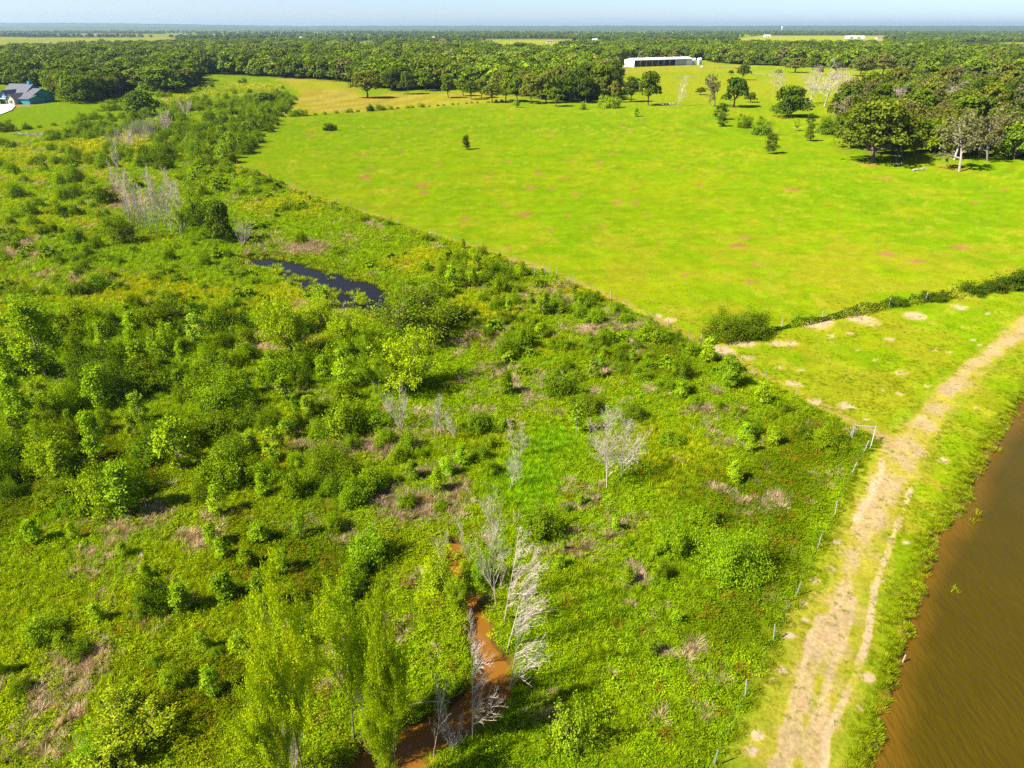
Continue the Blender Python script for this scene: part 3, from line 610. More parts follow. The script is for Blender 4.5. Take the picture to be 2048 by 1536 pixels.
def water_sheet(name, poly, z, mat, label, step, shal):
    x0, y0 = poly.min(0) - 1; x1, y1 = poly.max(0) + 1
    gx = np.arange(x0, x1, step); gy = np.arange(y0, y1, step); X, Y = np.meshgrid(gx, gy); X = X.ravel(); Y = Y.ravel()
    ok = sdist(poly, X, Y) < step * 1.5 if len(poly) else None
    nx, ny = len(gx), len(gy); b = (np.arange(ny - 1)[:, None] * nx + np.arange(nx - 1)[None, :]).ravel()
    F = np.stack([b, b + 1, b + nx + 1, b + nx], 1); F = F[ok[F].all(1)]
    used = np.unique(F); mp = np.full(len(X), -1); mp[used] = np.arange(len(used)); X, Y, F = X[used], Y[used], mp[F]
    me = mesh_np(name, np.stack([X, Y, np.full(len(X), z)], 1), F, [mat], {'shallow': shal(X, Y)}, smooth=True)
    return obj(name, me, kind='structure', label=label)
lake_mat = water_mat('brown_lake_water', (.046, .033, .0015), (.095, .052, .004), .20, 2.6, 1.0, (1.0, .26, 1), R(38), .12, .14)
LK = LAKE.copy(); LK = np.array([p for p in LK])
water_sheet('lake', LK, -.75, lake_mat, 'brown lake water rippled by wind', 1.2, lambda X, Y: 1 - sstep(.0, 1.7, -sdist(LAKE, X, Y) + (fbm(X, Y, 3, 3) - .5) * 2.0))
pond_mat = water_mat('dark_pond_water', (.008, .007, .006), (.03, .02, .01), .05, 2.0, .12, spec=.22)
PB = GP([(470, 505), (560, 500), (700, 535), (800, 570), (800, 610), (770, 640), (700, 615), (560, 560), (470, 535)])
water_sheet('pond', PB, -.42, pond_mat, 'small dark pond in the scrubland', .8, lambda X, Y: 0 * X)
creek_mat = water_mat('muddy_creek_water', (.16, .068, .008), (.14, .06, .008), .06, 2.5, .15, spec=.3)
cl, cr_ = [], []
for i in range(len(CREEK)):
    dd = unit(CREEK[min(i + 1, len(CREEK) - 1)] - CREEK[max(i - 1, 0)]); n_ = np.array([-dd[1], dd[0]]); q = CREEK_R[i] + .8
    cl.append(CREEK[i] + n_ * q); cr_.append(CREEK[i] - n_ * q)
V = [(p[0], p[1], -.50) for p in cl] + [(p[0], p[1], -.50) for p in cr_]; k = len(cl)
obj('creek', mesh_np('creek', V, np.array([(i, i + 1, k + i + 1, k + i) for i in range(k - 1)]), [creek_mat]), kind='structure', label='muddy orange creek winding through the scrub')

# ------------------------------------------------------------------ scattered stuff: one object, its pieces placed by geometry nodes
def scatter(name, pts, rot, scl, idx, tint, protos, label, cat):
    me = mesh_np(name, pts, [], attrs={'rot': rot, 'scl': scl, 'tint': tint})
    at = me.attributes.new('idx', 'INT', 'POINT'); at.data.foreach_set('value', np.asarray(idx, np.int32))
    o = obj(name, me, label=label, cat=cat, kind='stuff')
    ng = bpy.data.node_groups.new(name + '_scatter', 'GeometryNodeTree')
    ng.interface.new_socket('Geometry', in_out='INPUT', socket_type='NodeSocketGeometry'); ng.interface.new_socket('Geometry', in_out='OUTPUT', socket_type='NodeSocketGeometry')
    gi = ng.nodes.new('NodeGroupInput'); go = ng.nodes.new('NodeGroupOutput'); ip = ng.nodes.new('GeometryNodeInstanceOnPoints'); jn = ng.nodes.new('GeometryNodeJoinGeometry')
    for p in protos:
        oi = ng.nodes.new('GeometryNodeObjectInfo'); oi.inputs['Object'].default_value = p; oi.inputs['As Instance'].default_value = True
        ng.links.new(oi.outputs['Geometry'], jn.inputs[0])
    def na(nm, ty):
        a = ng.nodes.new('GeometryNodeInputNamedAttribute'); a.data_type = ty; a.inputs[0].default_value = nm; return a.outputs['Attribute']
    ng.links.new(gi.outputs[0], ip.inputs['Points']); ng.links.new(jn.outputs[0], ip.inputs['Instance']); ip.inputs['Pick Instance'].default_value = True
    ng.links.new(na('idx', 'INT'), ip.inputs['Instance Index']); ng.links.new(na('rot', 'FLOAT_VECTOR'), ip.inputs['Rotation']); ng.links.new(na('scl', 'FLOAT_VECTOR'), ip.inputs['Scale'])
    ng.links.new(ip.outputs[0], go.inputs[0])
    md = o.modifiers.new('scatter', 'NODES'); md.node_group = ng
    return o
def proto(name, me): return bpy.data.objects.new(name, me)     # a source of geometry only, not linked into the scene
def tuft_mesh(seed, n, rad, h, wdt, lean=.5, mat='leaf_tint'):
    r = np.random.default_rng(seed); a = r.random(n) * 6.283; q = rad * np.sqrt(r.random(n)); b = np.stack([q * np.cos(a), q * np.sin(a), np.full(n, -.03)], 1)
    d = np.stack([np.cos(a), np.sin(a), 0 * a], 1) * lean * (.2 + r.random((n, 1))) + r.normal(size=(n, 3)) * [.15, .15, 0]; hh = h * (.5 + .6 * r.random((n, 1)))
    tip = b + (d * hh) + np.array([0, 0, 1.]) * hh; s = unit(np.cross(d + 1e-3, [0, 0, 1.])) * wdt
    mid = b * .45 + tip * .55 + np.array([0, 0, .08]) * hh
    V = np.stack([b - s, b + s, mid + s * .8, mid - s * .8, tip], 1).reshape(-1, 3); i = np.arange(n)[:, None] * 5
    return mesh_np('tuft', V, [i + np.array([[0, 1, 2, 3]]), i + np.array([[3, 2, 4]])], [M[mat]], {'leafv': np.repeat(r.random(n), 5)})
def mat_mesh(seed, n, rad, h, size, aspect=1.3, mat='leaf_tint'):
    """a low tangle of leaves, humped in the middle"""
    r = np.random.default_rng(seed); a = r.random(n) * 6.283; q = rad * r.random(n) ** .6
    hump = h * (1 - (q / rad) ** 2) * (.55 + .45 * np.sin(a * 3 + seed)) * (.4 + .6 * r.random(n))
    P = np.stack([q * np.cos(a), q * np.sin(a), np.maximum(hump, .02)], 1); out = np.stack([np.cos(a), np.sin(a), 0 * a], 1)
    nrm = out * .5 + np.array([0, 0, .7]) + r.normal(size=P.shape) * .5
    V, F = cards(P, nrm, size * (.7 + .6 * r.random(n)), aspect, None, r)
    return mesh_np('leaf_mat', V, F, [M[mat]], {'leafv': np.repeat(np.clip(.5 + r.normal(size=n) * .25, 0, 1), 4)})
PR_GRASS = [proto('grass_source', tuft_mesh(600 + i, 76, .36, .36, .012, .6)) for i in range(4)]
PR_MAT = [proto('bramble_source', mat_mesh(620 + i, 150, .55, .42, .088)) for i in range(4)]
PR_WEED = [proto('weed_source', mat_mesh(640 + i, 80, .28, .65, .085, 2.0)) for i in range(4)]
PR_DEAD = [proto('dead_grass_source', tuft_mesh(660 + i, 60, .30, .36, .014, 1.3)) for i in range(4)]
PR_REED = [proto('reed_source', tuft_mesh(680 + i, 30, .45, .9, .03, .35)) for i in range(3)]

def area_points(x0, x1, y0, y1, dens):
    n = int((x1 - x0) * (y1 - y0) * dens); return rng.uniform(x0, x1, n), rng.uniform(y0, y1, n)
X = []; Y = []; SC = []
for y0, y1, dens, s in ((14, 60, 7.5, 1.0), (60, 100, 5.0, 1.15), (100, 150, 2.8, 1.5), (150, 220, 1.4, 2.1), (220, 330, .55, 3.0), (330, 520, .22, 4.2)):
    xx, yy = area_points(-y1 * .92 - 22, 60, y0, y1, dens); ok = in_poly(SCRUB, xx, yy) & (np.abs(xx) < (yy * cp + 16) * .86 + 4)
    X.append(xx[ok]); Y.append(yy[ok]); SC.append(np.full(ok.sum(), s))
X = np.concatenate(X); Y = np.concatenate(Y); SC = np.concatenate(SC)
Z = ground_z(X, Y); ok = (Z > -.30); X, Y, SC, Z = X[ok], Y[ok], SC[ok], Z[ok]
PXY = np.array(to_px(X, Y, 0)).T
f25 = fbm(X, Y, 25, 201); f7 = fbm(X, Y, 7, 202); f2 = fbm(X, Y, 2.2, 203); f60 = fbm(X, Y, 60, 204)
dark = np.zeros(len(X)); pale = np.zeros(len(X)); sw = np.zeros(len(X)); tan = np.zeros(len(X))
for P in DARK_MAT: dark = np.maximum(dark, 1 - sstep(-3, 2.5, sdist(P, X, Y) + (f7 - .5) * 9))
for P in PALE_WEED: pale = np.maximum(pale, 1 - sstep(-4, 4, sdist(P, X, Y) + (f7 - .5) * 12))
sw = .85 * (1 - sstep(-4, 3, sdist(SWALE, X, Y) + (f7 - .5) * 9 + (f2 - .5) * 4))
for px, py, a_, b_ in TAN_CENTRES: tan = np.maximum(tan, np.exp(-((PXY[:, 0] - px) / a_) ** 2 - ((PXY[:, 1] - py) / b_) ** 2))
u = rng.random(len(X))
tan_p = np.clip(tan * 1.6 * sstep(.42, .58, f2 * .6 + f7 * .4) + .55 * sstep(.60, .72, f2 * .55 + f7 * .45) * (1 - sw) * (1 - dark), 0, .95)
mat_p = np.clip(.30 + .75 * dark + .5 * sstep(.5, .62, f25 * .5 + f7 * .5) - .5 * pale - .9 * sw, 0, .95)
kind = np.where(u < tan_p, 3, -1)
u2 = rng.random(len(X)); kind = np.where((kind < 0) & (u2 < mat_p), 1, kind); u3 = rng.random(len(X)); kind = np.where((kind < 0) & (u3 < .30 * (1 - sw)), 2, kind); kind = np.where(kind < 0, 0, kind)
def tint_for(base, alt, m): return np.c_[np.asarray(base)[None] * (1 - m)[:, None] + np.asarray(alt)[None] * m[:, None], np.ones(len(m))]
yel = sstep(.42, .62, fbm(X, Y, 14, 211) * .6 + f60 * .4) * (.45 + .55 * sstep(40, 75, Y))
tg = tint_for((.20, .335, .009), (.33, .37, .012), np.clip(yel + pale * .7, 0, 1)); tg = tg * (1 - sw[:, None]) + np.array([.18, .385, .010, 1]) * sw[:, None]
tm = tint_for((.175, .29, .008), (.265, .325, .010), yel); tm = tm * 1.06 * (1 - .46 * dark[:, None]); tm[:, 3] = 1; tg = tg * (1 - .30 * dark[:, None] * (1 - sw[:, None])); tg[:, 3] = 1
red = (rng.random(len(X)) < .03 + .06 * dark); tm[red] = (.20, .13, .025, 1)
tw = tint_for((.17, .32, .010), (.27, .37, .012), yel)
td = tint_for((.36, .29, .40), (.27, .22, .29), sstep(.4, .6, fbm(X, Y, 9, 220)))
def lay(name, sel, protos, tint, label, cat, hs=1.0, tilt=.15, ws=1.0):
    n = int(sel.sum()); s = SC[sel] * rng.uniform(.7, 1.3, n); h = s ** .55 * hs * rng.uniform(.6, 1.4, n)
    rot = np.stack([rng.normal(0, tilt, n), rng.normal(0, tilt, n), rng.uniform(0, 6.283, n)], 1)
    jit = rng.uniform(.85, 1.15, n)[:, None] * tint[sel][:, :3]
    return scatter(name, np.stack([X[sel], Y[sel], Z[sel]], 1), rot, np.stack([s * ws, s * ws, h], 1), rng.integers(0, len(protos), n), np.c_[jit, np.ones(n)], protos, label, cat)
lay('meadow_grass', kind == 0, PR_GRASS, tg, 'tall bright green grass between the shrubs', 'grass')
lay('bramble_cover', kind == 1, PR_MAT, tm, 'low olive bramble tangle covering the scrubland', 'ground cover', .9)
lay('meadow_weeds', kind == 2, PR_WEED, tw, 'leafy yellow-green weeds in the rough meadow', 'weeds')
lay('dead_grass', kind == 3, PR_DEAD, td, 'flattened tan dead grass clumps', 'dead grass', .8, .3)
# short grass on the strip by the lake, the shore fringe and the fence foot
xx, yy = area_points(8, 80, 16, 110, 16.0); Z_ = ground_z(xx, yy)
sdl = sdist(LAKE, xx, yy); d, r = line_dist(TRACK, xx, yy, rad=TRACK_R); dfl = line_dist(FENCE_LAKE, xx, yy)
fr = np.clip((1 - sstep(.5, 1.9, sdl + (fbm(xx, yy, 2, 303) - .5) * 1.6)) * (sdl > -.7), 0, 1); q = d / r
keep = (~in_poly(SCRUB, xx, yy)) & (Z_ > -.70) & (np.abs(xx) < (yy * cp + 16) * .8 + 3) & ((rng.random(len(xx)) < fr * .7) | ((q > .9) & (rng.random(len(xx)) < (.10 + .75 * sstep(.40, .62, fbm(xx, yy, 2.5, 301))) * (1 - sstep(45, 106, yy)))) | (rng.random(len(xx)) < .06 * (1 - sstep(45, 106, yy))) | ((dfl < .6) & (rng.random(len(xx)) < .5)))
xx, yy, Z_, fr, dfl = xx[keep], yy[keep], Z_[keep], fr[keep], dfl[keep]; n = len(xx); big = .11 + .42 * fr + .3 * (dfl < .6)
scatter('shore_grass', np.stack([xx, yy, Z_], 1), np.stack([rng.normal(0, .2, n), rng.normal(0, .2, n), rng.uniform(0, 6.28, n)], 1), np.stack([.42 + big * .5, .42 + big * .5, big * 1.1], 1) * rng.uniform(.6, 1.4, (n, 1)), rng.integers(0, 4, n),
        np.c_[tint_for((.19, .30, .012), (.27, .32, .016), rng.random(n))[:, :3] * rng.uniform(.8, 1.1, (n, 1)) * (.72 + .2 * fr[:, None]), np.ones(n)], PR_GRASS, 'short tufted grass along the lake shore and the track', 'grass')
xx, yy = area_points(14, 75, 16, 95, 1.2); sdl = -sdist(LAKE, xx, yy); keep = (sdl > -.3) & (sdl < 2.2) & (fbm(xx, yy, 3.5, 310) > .57) & (rng.random(len(xx)) < .9); xx, yy = xx[keep], yy[keep]; n = len(xx)
scatter('water_weeds', np.stack([xx, yy, np.full(n, -.80)], 1), np.stack([rng.normal(0, .2, n), rng.normal(0, .2, n), rng.uniform(0, 6.28, n)], 1), rng.uniform(.35, .8, (n, 1)) * np.array([[1, 1, .6]]), rng.integers(0, 3, n), np.c_[tint_for((.19, .26, .012), (.24, .22, .02), rng.random(n))[:, :3], np.ones(n)], PR_REED, 'thin water weeds standing in the lake shallows', 'water weeds')
# floating weed and rushes on the pond
xx, yy = area_points(PB[:, 0].min(), PB[:, 0].max(), PB[:, 1].min(), PB[:, 1].max(), 2.2); sd = sdist(POND, xx, yy)
keep = (sd < 2.5) & (sd > -3.4) & ((sd > -.3) | (fbm(xx, yy, 3, 320) > .59)); xx, yy = xx[keep], yy[keep]; n = len(xx)
scatter('pond_weeds', np.stack([xx, yy, np.maximum(ground_z(xx, yy), -.45)], 1), np.stack([rng.normal(0, .1, n), rng.normal(0, .1, n), rng.uniform(0, 6.28, n)], 1), rng.uniform(.6, 1.2, (n, 1)) * np.array([[1, 1, .45]]), rng.integers(0, 3, n), np.c_[tint_for((.16, .26, .012), (.22, .29, .02), rng.random(n))[:, :3], np.ones(n)], PR_REED, 'green rushes fringing the dark pond', 'rushes')

# ------------------------------------------------------------------ single trees and shrubs that the photograph shows, each where it stands
# (kind, foot x, foot y, height, width in photograph pixels, name, category, tint, trunk seen, label)
DW = (.5, .5, .5)
H_ = [
 # oaks and old trees on the field's far right
 ('big_oak', 1742, 326, 128, 165, 'oak_tree', 'tree', (.105, .135, .020), 1, 'big spreading olive oak at the field edge, tree litter under its trunk'),
 ('big_oak', 1792, 322, 105, 100, 'oak_tree', 'tree', (.10, .13, .020), 1, 'oak with two visible stems just right of the biggest spreading oak'),
 ('moss', 1918, 343, 112, 115, 'old_oak_tree', 'tree', T_GREY, 1, 'leaning pale grey old oak standing forward of the right-hand grove'),
 ('moss', 1975, 322, 95, 90, 'old_oak_tree', 'tree', T_GREY, 1, 'thin grey-green old oak behind the leaning pale oak'),
 ('low_oak', 1577, 237, 68, 92, 'oak_tree', 'tree', (.060, .115, .014), 0, 'round dark green oak leafed to the ground, alone right of the field'),
 ('oak', 1468, 216, 66, 54, 'oak_tree', 'tree', (.062, .115, .014), 0, 'dark dense oak next to a half bare grey oak'),
 ('moss', 1430, 212, 64, 50, 'old_oak_tree', 'tree', T_GREY, 1, 'half bare grey oak touching the dark dense oak'),
 ('dead_slim', 1355, 212, 58, 26, 'dead_tree', 'dead tree', DW, 1, 'bare upright snag with stub branches by the field edge'),
 ('oak', 1296, 212, 74, 50, 'oak_tree', 'tree', T_OAK2, 0, 'tall green oak at the field edge left of the bare snag'),
 ('oak', 1262, 205, 52, 40, 'oak_tree', 'tree', T_OAK, 0, 'shorter oak against the left side of the tall oak near the snag'),
 ('dead_crown', 1648, 213, 76, 92, 'dead_tree', 'dead tree', DW, 1, 'widest pale leafless oak crown behind the round dark oak'),
 ('dead_crown', 1618, 208, 66, 70, 'dead_tree', 'dead tree', DW, 1, 'pale leafless oak at the left shoulder of the widest leafless one'),
 ('dead_crown', 1676, 207, 60, 64, 'dead_tree', 'dead tree', DW, 1, 'pale leafless oak at the right shoulder of the widest leafless one'),
 ('dead_crown', 1768, 232, 56, 60, 'dead_tree', 'dead tree', DW, 1, 'pale leafless oak behind the big spreading oak'),
 ('dead_crown', 1905, 228, 54, 62, 'dead_tree', 'dead tree', DW, 1, 'pale leafless oak high in the right grove above the leaning oak'),
 ('moss', 1700, 245, 66, 70, 'old_oak_tree', 'tree', T_GREY, 1, 'half bare grey oak rising left above the big spreading oak'),
 ('dead_crown', 1546, 185, 44, 44, 'dead_tree', 'dead tree', DW, 1, 'small pale leafless tree left behind the round dark oak'),
 ('moss', 1690, 205, 52, 55, 'old_oak_tree', 'tree', T_GREY, 1, 'greyish thin oak beside the wide pale leafless crown'),
 ('big_oak', 1738, 212, 72, 100, 'oak_tree', 'tree', T_OAK2, 1, 'broad fresh green oak with pale stems behind the pale leafless crown'),
 ('dead_crown', 1805, 165, 26, 50, 'dead_tree', 'dead tree', DW, 1, 'low whitish leafless tree in the right pasture'),
 ('moss', 1850, 240, 62, 70, 'old_oak_tree', 'tree', T_GREY, 1, 'pale half bare oak in the middle of the right grove'),
 ('moss', 1885, 200, 50, 55, 'old_oak_tree', 'tree', T_GREY, 1, 'pale mossy oak rising from the back of the right grove'),
 ('dead_crown', 1800, 225, 48, 50, 'dead_tree', 'dead tree', DW, 1, 'grey leafless oak among green oaks in the right grove'),
 ('snag', 1798, 152, 32, 12, 'dead_tree', 'dead tree', DW, 1, 'thin bare snag standing in the right pasture'),
 # young trees in the field
 ('sap', 1440, 240, 32, 28, 'young_tree', 'tree', T_OAK2, 0, 'upper of two young trees below the half bare grey oak'),
 ('sap', 1444, 254, 24, 26, 'young_tree', 'tree', T_OAK2, 0, 'lower of two young trees below the half bare grey oak'),
 ('leafy', 1490, 257, 28, 28, 'young_tree', 'tree', T_OAK2, 0, 'low young tree between two others in the field, one shadow each'),
 ('leafy', 1524, 271, 36, 40, 'young_tree', 'tree', (.105, .20, .02), 0, 'roundest young tree in the field, below the round dark oak'),
 ('sap', 1541, 307, 38, 26, 'young_tree', 'tree', T_OAK, 1, 'dark young tree standing lowest in the field with clear shadow'),
 ('thin_sap', 1590, 262, 22, 14, 'young_tree', 'tree', T_BRIGHT, 1, 'thin pale young tree below the round dark oak'),
 ('sap', 1618, 282, 34, 22, 'young_tree', 'tree', T_OAK2, 1, 'young tree just left of the big spreading oak'),
 ('sap', 1620, 250, 22, 18, 'young_tree', 'tree', T_OAK2, 0, 'small young tree above the one left of the spreading oak'),
 ('leafy', 1655, 270, 40, 44, 'bush', 'shrub', (.09, .20, .015), 0, 'bright bush touching the left side of the big spreading oak'),
 ('sap', 1271, 234, 18, 14, 'young_tree', 'tree', T_BRIGHT, 1, 'tiny young tree in the field below the tall oak by the snag'),
 ('leafy', 661, 262, 18, 27, 'round_bush', 'shrub', (.035, .065, .014), 0, 'dark round bush alone at the left end of the field'),
 ('sap', 932, 299, 27, 20, 'young_tree', 'tree', T_OAK, 1, 'lone small tree in the open middle of the field'),
 ('leafy', 741, 223, 17, 16, 'cedar_bush', 'shrub', (.05, .095, .014), 0, 'dark upright bush on the fence between hay and green field'),
 ('leafy', 1165, 220, 18, 17, 'bush', 'shrub', T_LEAF, 0, 'small bush on the field edge below the oaks'),
 ('leafy', 1218, 217, 30, 44, 'bush', 'shrub', T_BRIGHT, 0, 'bright bushy clump at the field edge left of the tall oak'),
 ('sap', 1033, 215, 16, 12, 'young_tree', 'tree', T_BRIGHT, 1, 'small pale sapling in front of the hay field oaks'),
 # big shrubs and saplings in the scrub
 ('big_bacc', 1462, 1172, 112, 132, 'baccharis_shrub', 'shrub', T_BACC, 0, 'big round feathery shrub with a dark shadow near the lakeside fence'),
 ('leafy', 1347, 1118, 88, 56, 'bush', 'shrub', T_LEAF, 0, 'tall loose green bush left of the big round feathery shrub'),
 ('leafy', 1327, 1163, 42, 38, 'bush', 'shrub', T_DKLEAF, 0, 'small dark bush below the tall loose bush'),
 ('bacc', 1400, 1062, 52, 62, 'baccharis_shrub', 'shrub', T_BACC, 0, 'feathery shrub just above the big round one'),
 ('bacc', 1086, 1082, 76, 72, 'baccharis_shrub', 'shrub', (.10, .20, .014), 0, 'feathery shrub at the lower end of the bright grass swale'),
 ('bacc', 1345, 895, 36, 50, 'baccharis_shrub', 'shrub', T_BACC, 0, 'low feathery shrub right of the big bare tree'),
 ('sap', 1466, 968, 46, 30, 'sapling', 'sapling', T_BRIGHT, 0, 'bright sapling beside pale dead grass in the right scrub'),
 ('thin_sap', 1350, 1253, 32, 24, 'sapling', 'sapling', T_BRIGHT, 0, 'tiny sapling with a shadow below the big round shrub'),
 ('big_leafy', 1650, 908, 62, 66, 'bush', 'shrub', T_LEAF, 0, 'leafy bush in the fence corner left of the pipe brace'),
 ('big_sap', 1455, 780, 62, 44, 'young_tree', 'tree', (.14, .30, .02), 0, 'bright young tree against the fence below the dark clump'),
 ('leafy', 1361, 760, 46, 40, 'bush', 'shrub', T_DKLEAF, 0, 'dark bush at the right end of the vine thicket'),
 ('sap', 1416, 728, 52, 32, 'sapling', 'sapling', T_BRIGHT, 0, 'sapling at the fence bend beside the dark clump'),
 ('leafy', 1044, 702, 62, 46, 'bush', 'shrub', T_LEAF, 0, 'upright leafy bush standing alone above the swale'),
 ('bacc', 1116, 792, 58, 58, 'baccharis_shrub', 'shrub', T_BACC, 0, 'feathery bush at the top of the swale'),
 ('bacc', 1172, 828, 42, 62, 'baccharis_shrub', 'shrub', (.095, .17, .014), 0, 'low dark feathery bush right of the swale top'),
 ('thin_sap', 1152, 868, 66, 28, 'sapling', 'sapling', T_LEAF, 1, 'slim dark sapling with a thin trunk in the swale'),
 ('bacc', 1262, 842, 38, 52, 'baccharis_shrub', 'shrub', (.125, .20, .014), 0, 'low olive bush above the big bare tree'),
 ('sap', 1186, 760, 44, 26, 'sapling', 'sapling', (.24, .36, .07), 0, 'whitish green sapling in the vine thicket'),
 ('sap', 1012, 792, 50, 32, 'sapling', 'sapling', T_LEAF, 0, 'dark sapling left of the swale'),
 ('leafy', 1306, 688, 46, 62, 'bush', 'shrub', T_LEAF, 0, 'bush rising over the vine thicket at the field fence'),
 ('leafy', 1792, 613, 22, 46, 'bush', 'shrub', (.06, .11, .012), 0, 'first dark bush rising out of the vine hedge'),
 ('leafy', 1870, 603, 20, 50, 'bush', 'shrub', (.06, .11, .012), 0, 'second dark bush rising out of the vine hedge'),
 ('leafy', 1950, 590, 22, 56, 'bush', 'shrub', (.06, .11, .012), 0, 'third dark bush rising out of the vine hedge'),
 ('leafy', 1988, 585, 26, 50, 'bush', 'shrub', (.055, .105, .012), 0, 'dark bush beside the tree-like bush at the hedge end'),
 ('big_leafy', 1445, 684, 66, 80, 'thicket_bush', 'shrub', T_DKLEAF, 0, 'left half of the dark bush clump at the hedge end'),
 ('big_leafy', 1500, 678, 64, 80, 'thicket_bush', 'shrub', T_DKLEAF, 0, 'right half of the dark bush clump at the hedge end'),
 ('small_willow', 832, 690, 112, 118, 'willow_tree', 'tree', (.17, .26, .018), 0, 'bushy willow with dark shaded side right of the dark pond'),
 ('willow', 752, 800, 112, 58, 'willow_tree', 'tree', (.22, .33, .02), 0, 'narrow bright willow below the dark pond'),
 ('small_willow', 815, 790, 118, 84, 'willow_tree', 'tree', T_WIL, 0, 'yellow-green willow between the narrow willow and a dark shadow'),
 ('small_willow', 585, 720, 120, 66, 'willow_tree', 'tree', T_WIL, 0, 'tall yellow-green willow left below the dark pond'),
 ('small_willow', 690, 690, 70, 60, 'willow_tree', 'tree', T_WIL, 0, 'loose willow shrub between the tall willow and bushy willow'),
 ('small_willow', 640, 660, 70, 50, 'willow_tree', 'tree', T_WIL, 0, 'low willow shrub on the lower bank of the pond'),
 ('small_willow', 722, 604, 28, 24, 'willow_shrub', 'shrub', T_WIL, 0, 'little yellow-green shrub standing in the dark pond'),
 ('sap', 642, 620, 46, 40, 'sapling', 'sapling', (.22, .40, .04), 0, 'brightest light green sapling beside the dark pond'),
 ('big_sap', 92, 765, 160, 92, 'young_tree', 'tree', T_BRIGHT, 0, 'tall bright tree near the left edge of the scrub'),
 ('big_sap', 64, 690, 96, 42, 'young_tree', 'tree', T_BRIGHT, 0, 'slim bright tree behind the tall bright one'),
 ('big_sap', 18, 760, 96, 60, 'young_tree', 'tree', T_BRIGHT, 0, 'bright tree at the very left edge of the scrub'),
 ('big_leafy', 190, 778, 96, 96, 'bush', 'shrub', (.075, .15, .014), 0, 'large dark bush right of the tall bright tree'),
 ('big_leafy', 245, 800, 96, 84, 'bush', 'shrub', (.075, .15, .014), 0, 'large dark bush, second from the tall bright tree'),
 ('big_leafy', 130, 830, 70, 84, 'bush', 'shrub', T_LEAF, 0, 'dark bush below the foot of the tall bright tree'),
 ('big_leafy', 118, 905, 76, 84, 'bush', 'shrub', T_DKLEAF, 0, 'dark bush in the shaded hollow of the left scrub'),
 ('sap', 282, 752, 66, 46, 'sapling', 'sapling', T_BRIGHT, 0, 'bright sapling topping the large dark bushes'),
 ('sap', 282, 852, 62, 36, 'sapling', 'sapling', (.22, .36, .03), 0, 'yellowish sapling leaning out of the dark tangle'),
 ('big_leafy', 452, 835, 92, 114, 'bush', 'shrub', T_LEAF, 0, 'biggest dark leafy bush in the middle of the left scrub'),
 ('sap', 399, 692, 60, 34, 'sapling', 'sapling', (.24, .38, .06), 0, 'pale topped sapling above feathery shrubs'),
 ('thin_sap', 572, 802, 50, 40, 'young_tree', 'tree', T_LEAF, 1, 'small lone tree with visible trunk in yellow grass'),
 ('big_leafy', 462, 945, 86, 84, 'bush', 'shrub', (.10, .20, .016), 0, 'leafy bush below the biggest dark bush'),
 ('leafy', 382, 905, 70, 66, 'bush', 'shrub', T_LEAF, 0, 'leafy bush to the left below the biggest dark bush'),
 ('big_leafy', 252, 1000, 88, 92, 'bush', 'shrub', T_LEAF, 0, 'dark leafy bush with a long shadow on the left'),
 ('bacc', 192, 1000, 70, 62, 'baccharis_shrub', 'shrub', (.15, .24, .014), 0, 'yellow-green bush left of the dark bush with long shadow'),
 ('bacc', 142, 1034, 44, 48, 'baccharis_shrub', 'shrub', (.14, .28, .014), 0, 'small round pale bush on the left meadow'),
 ('bacc', 405, 1008, 48, 40, 'baccharis_shrub', 'shrub', (.12, .26, .014), 0, 'small feathery bush beside a slim bright sapling'),
 ('sap', 441, 1034, 60, 32, 'sapling', 'sapling', T_BRIGHT, 0, 'slim bright sapling beside a small feathery bush'),
 ('sap', 527, 995, 46, 30, 'sapling', 'sapling', T_BRIGHT, 0, 'sapling above dark brambles in the left scrub'),
 ('leafy', 590, 1000, 70, 54, 'bush', 'shrub', T_LEAF, 0, 'leafy bush left of the round feathery one'),
 ('big_bacc', 650, 962, 76, 86, 'baccharis_shrub', 'shrub', (.115, .235, .014), 0, 'round feathery bush in the middle of the scrub'),
 ('sap', 72, 1092, 52, 36, 'sapling', 'sapling', T_BRIGHT, 0, 'bright sapling on the lower left meadow'),
 ('bacc', 310, 1240, 84, 72, 'baccharis_shrub', 'shrub', (.095, .17, .012), 0, 'dark bush with a bright sapling at its side'),
 ('sap', 366, 1232, 66, 46, 'sapling', 'sapling', T_BRIGHT, 0, 'bright sapling right of the dark lower bush'),
 ('sap', 452, 1208, 62, 48, 'sapling', 'sapling', (.13, .27, .016), 0, 'middle one of three saplings on the lower meadow'),
 ('sap', 532, 1232, 82, 48, 'sapling', 'sapling', (.12, .25, .016), 0, 'tallest sapling of the lower meadow, above the willows'),
 ('sap', 446, 1122, 44, 30, 'sapling', 'sapling', T_BRIGHT, 0, 'small sapling in the brambles above the three saplings'),
 ('sap', 496, 1140, 46, 36, 'sapling', 'sapling', T_LEAF, 0, 'small dark sapling casting a long shadow in brambles'),
 ('sap', 566, 1152, 50, 32, 'sapling', 'sapling', T_LEAF, 0, 'slim sapling in brambles left of the bright creek bush'),
 ('sap', 522, 1092, 44, 40, 'sapling', 'sapling', T_BRIGHT, 0, 'leafy sapling above the lower brambles'),
 ('bacc', 96, 1290, 62, 76, 'baccharis_shrub', 'shrub', (.17, .29, .016), 0, 'pale bush with a dark foot on the lower left'),
 ('leafy', 346, 1385, 58, 44, 'bush', 'shrub', T_BRIGHT, 0, 'bright bush in the lower brambles'),
 ('sap', 430, 1400, 62, 40, 'sapling', 'sapling', (.18, .32, .02), 0, 'thin pale sapling in the lower brambles'),
 ('leafy', 248, 1442, 66, 62, 'bush', 'shrub', (.11, .24, .016), 0, 'bush above the pale shrub at the bottom edge'),
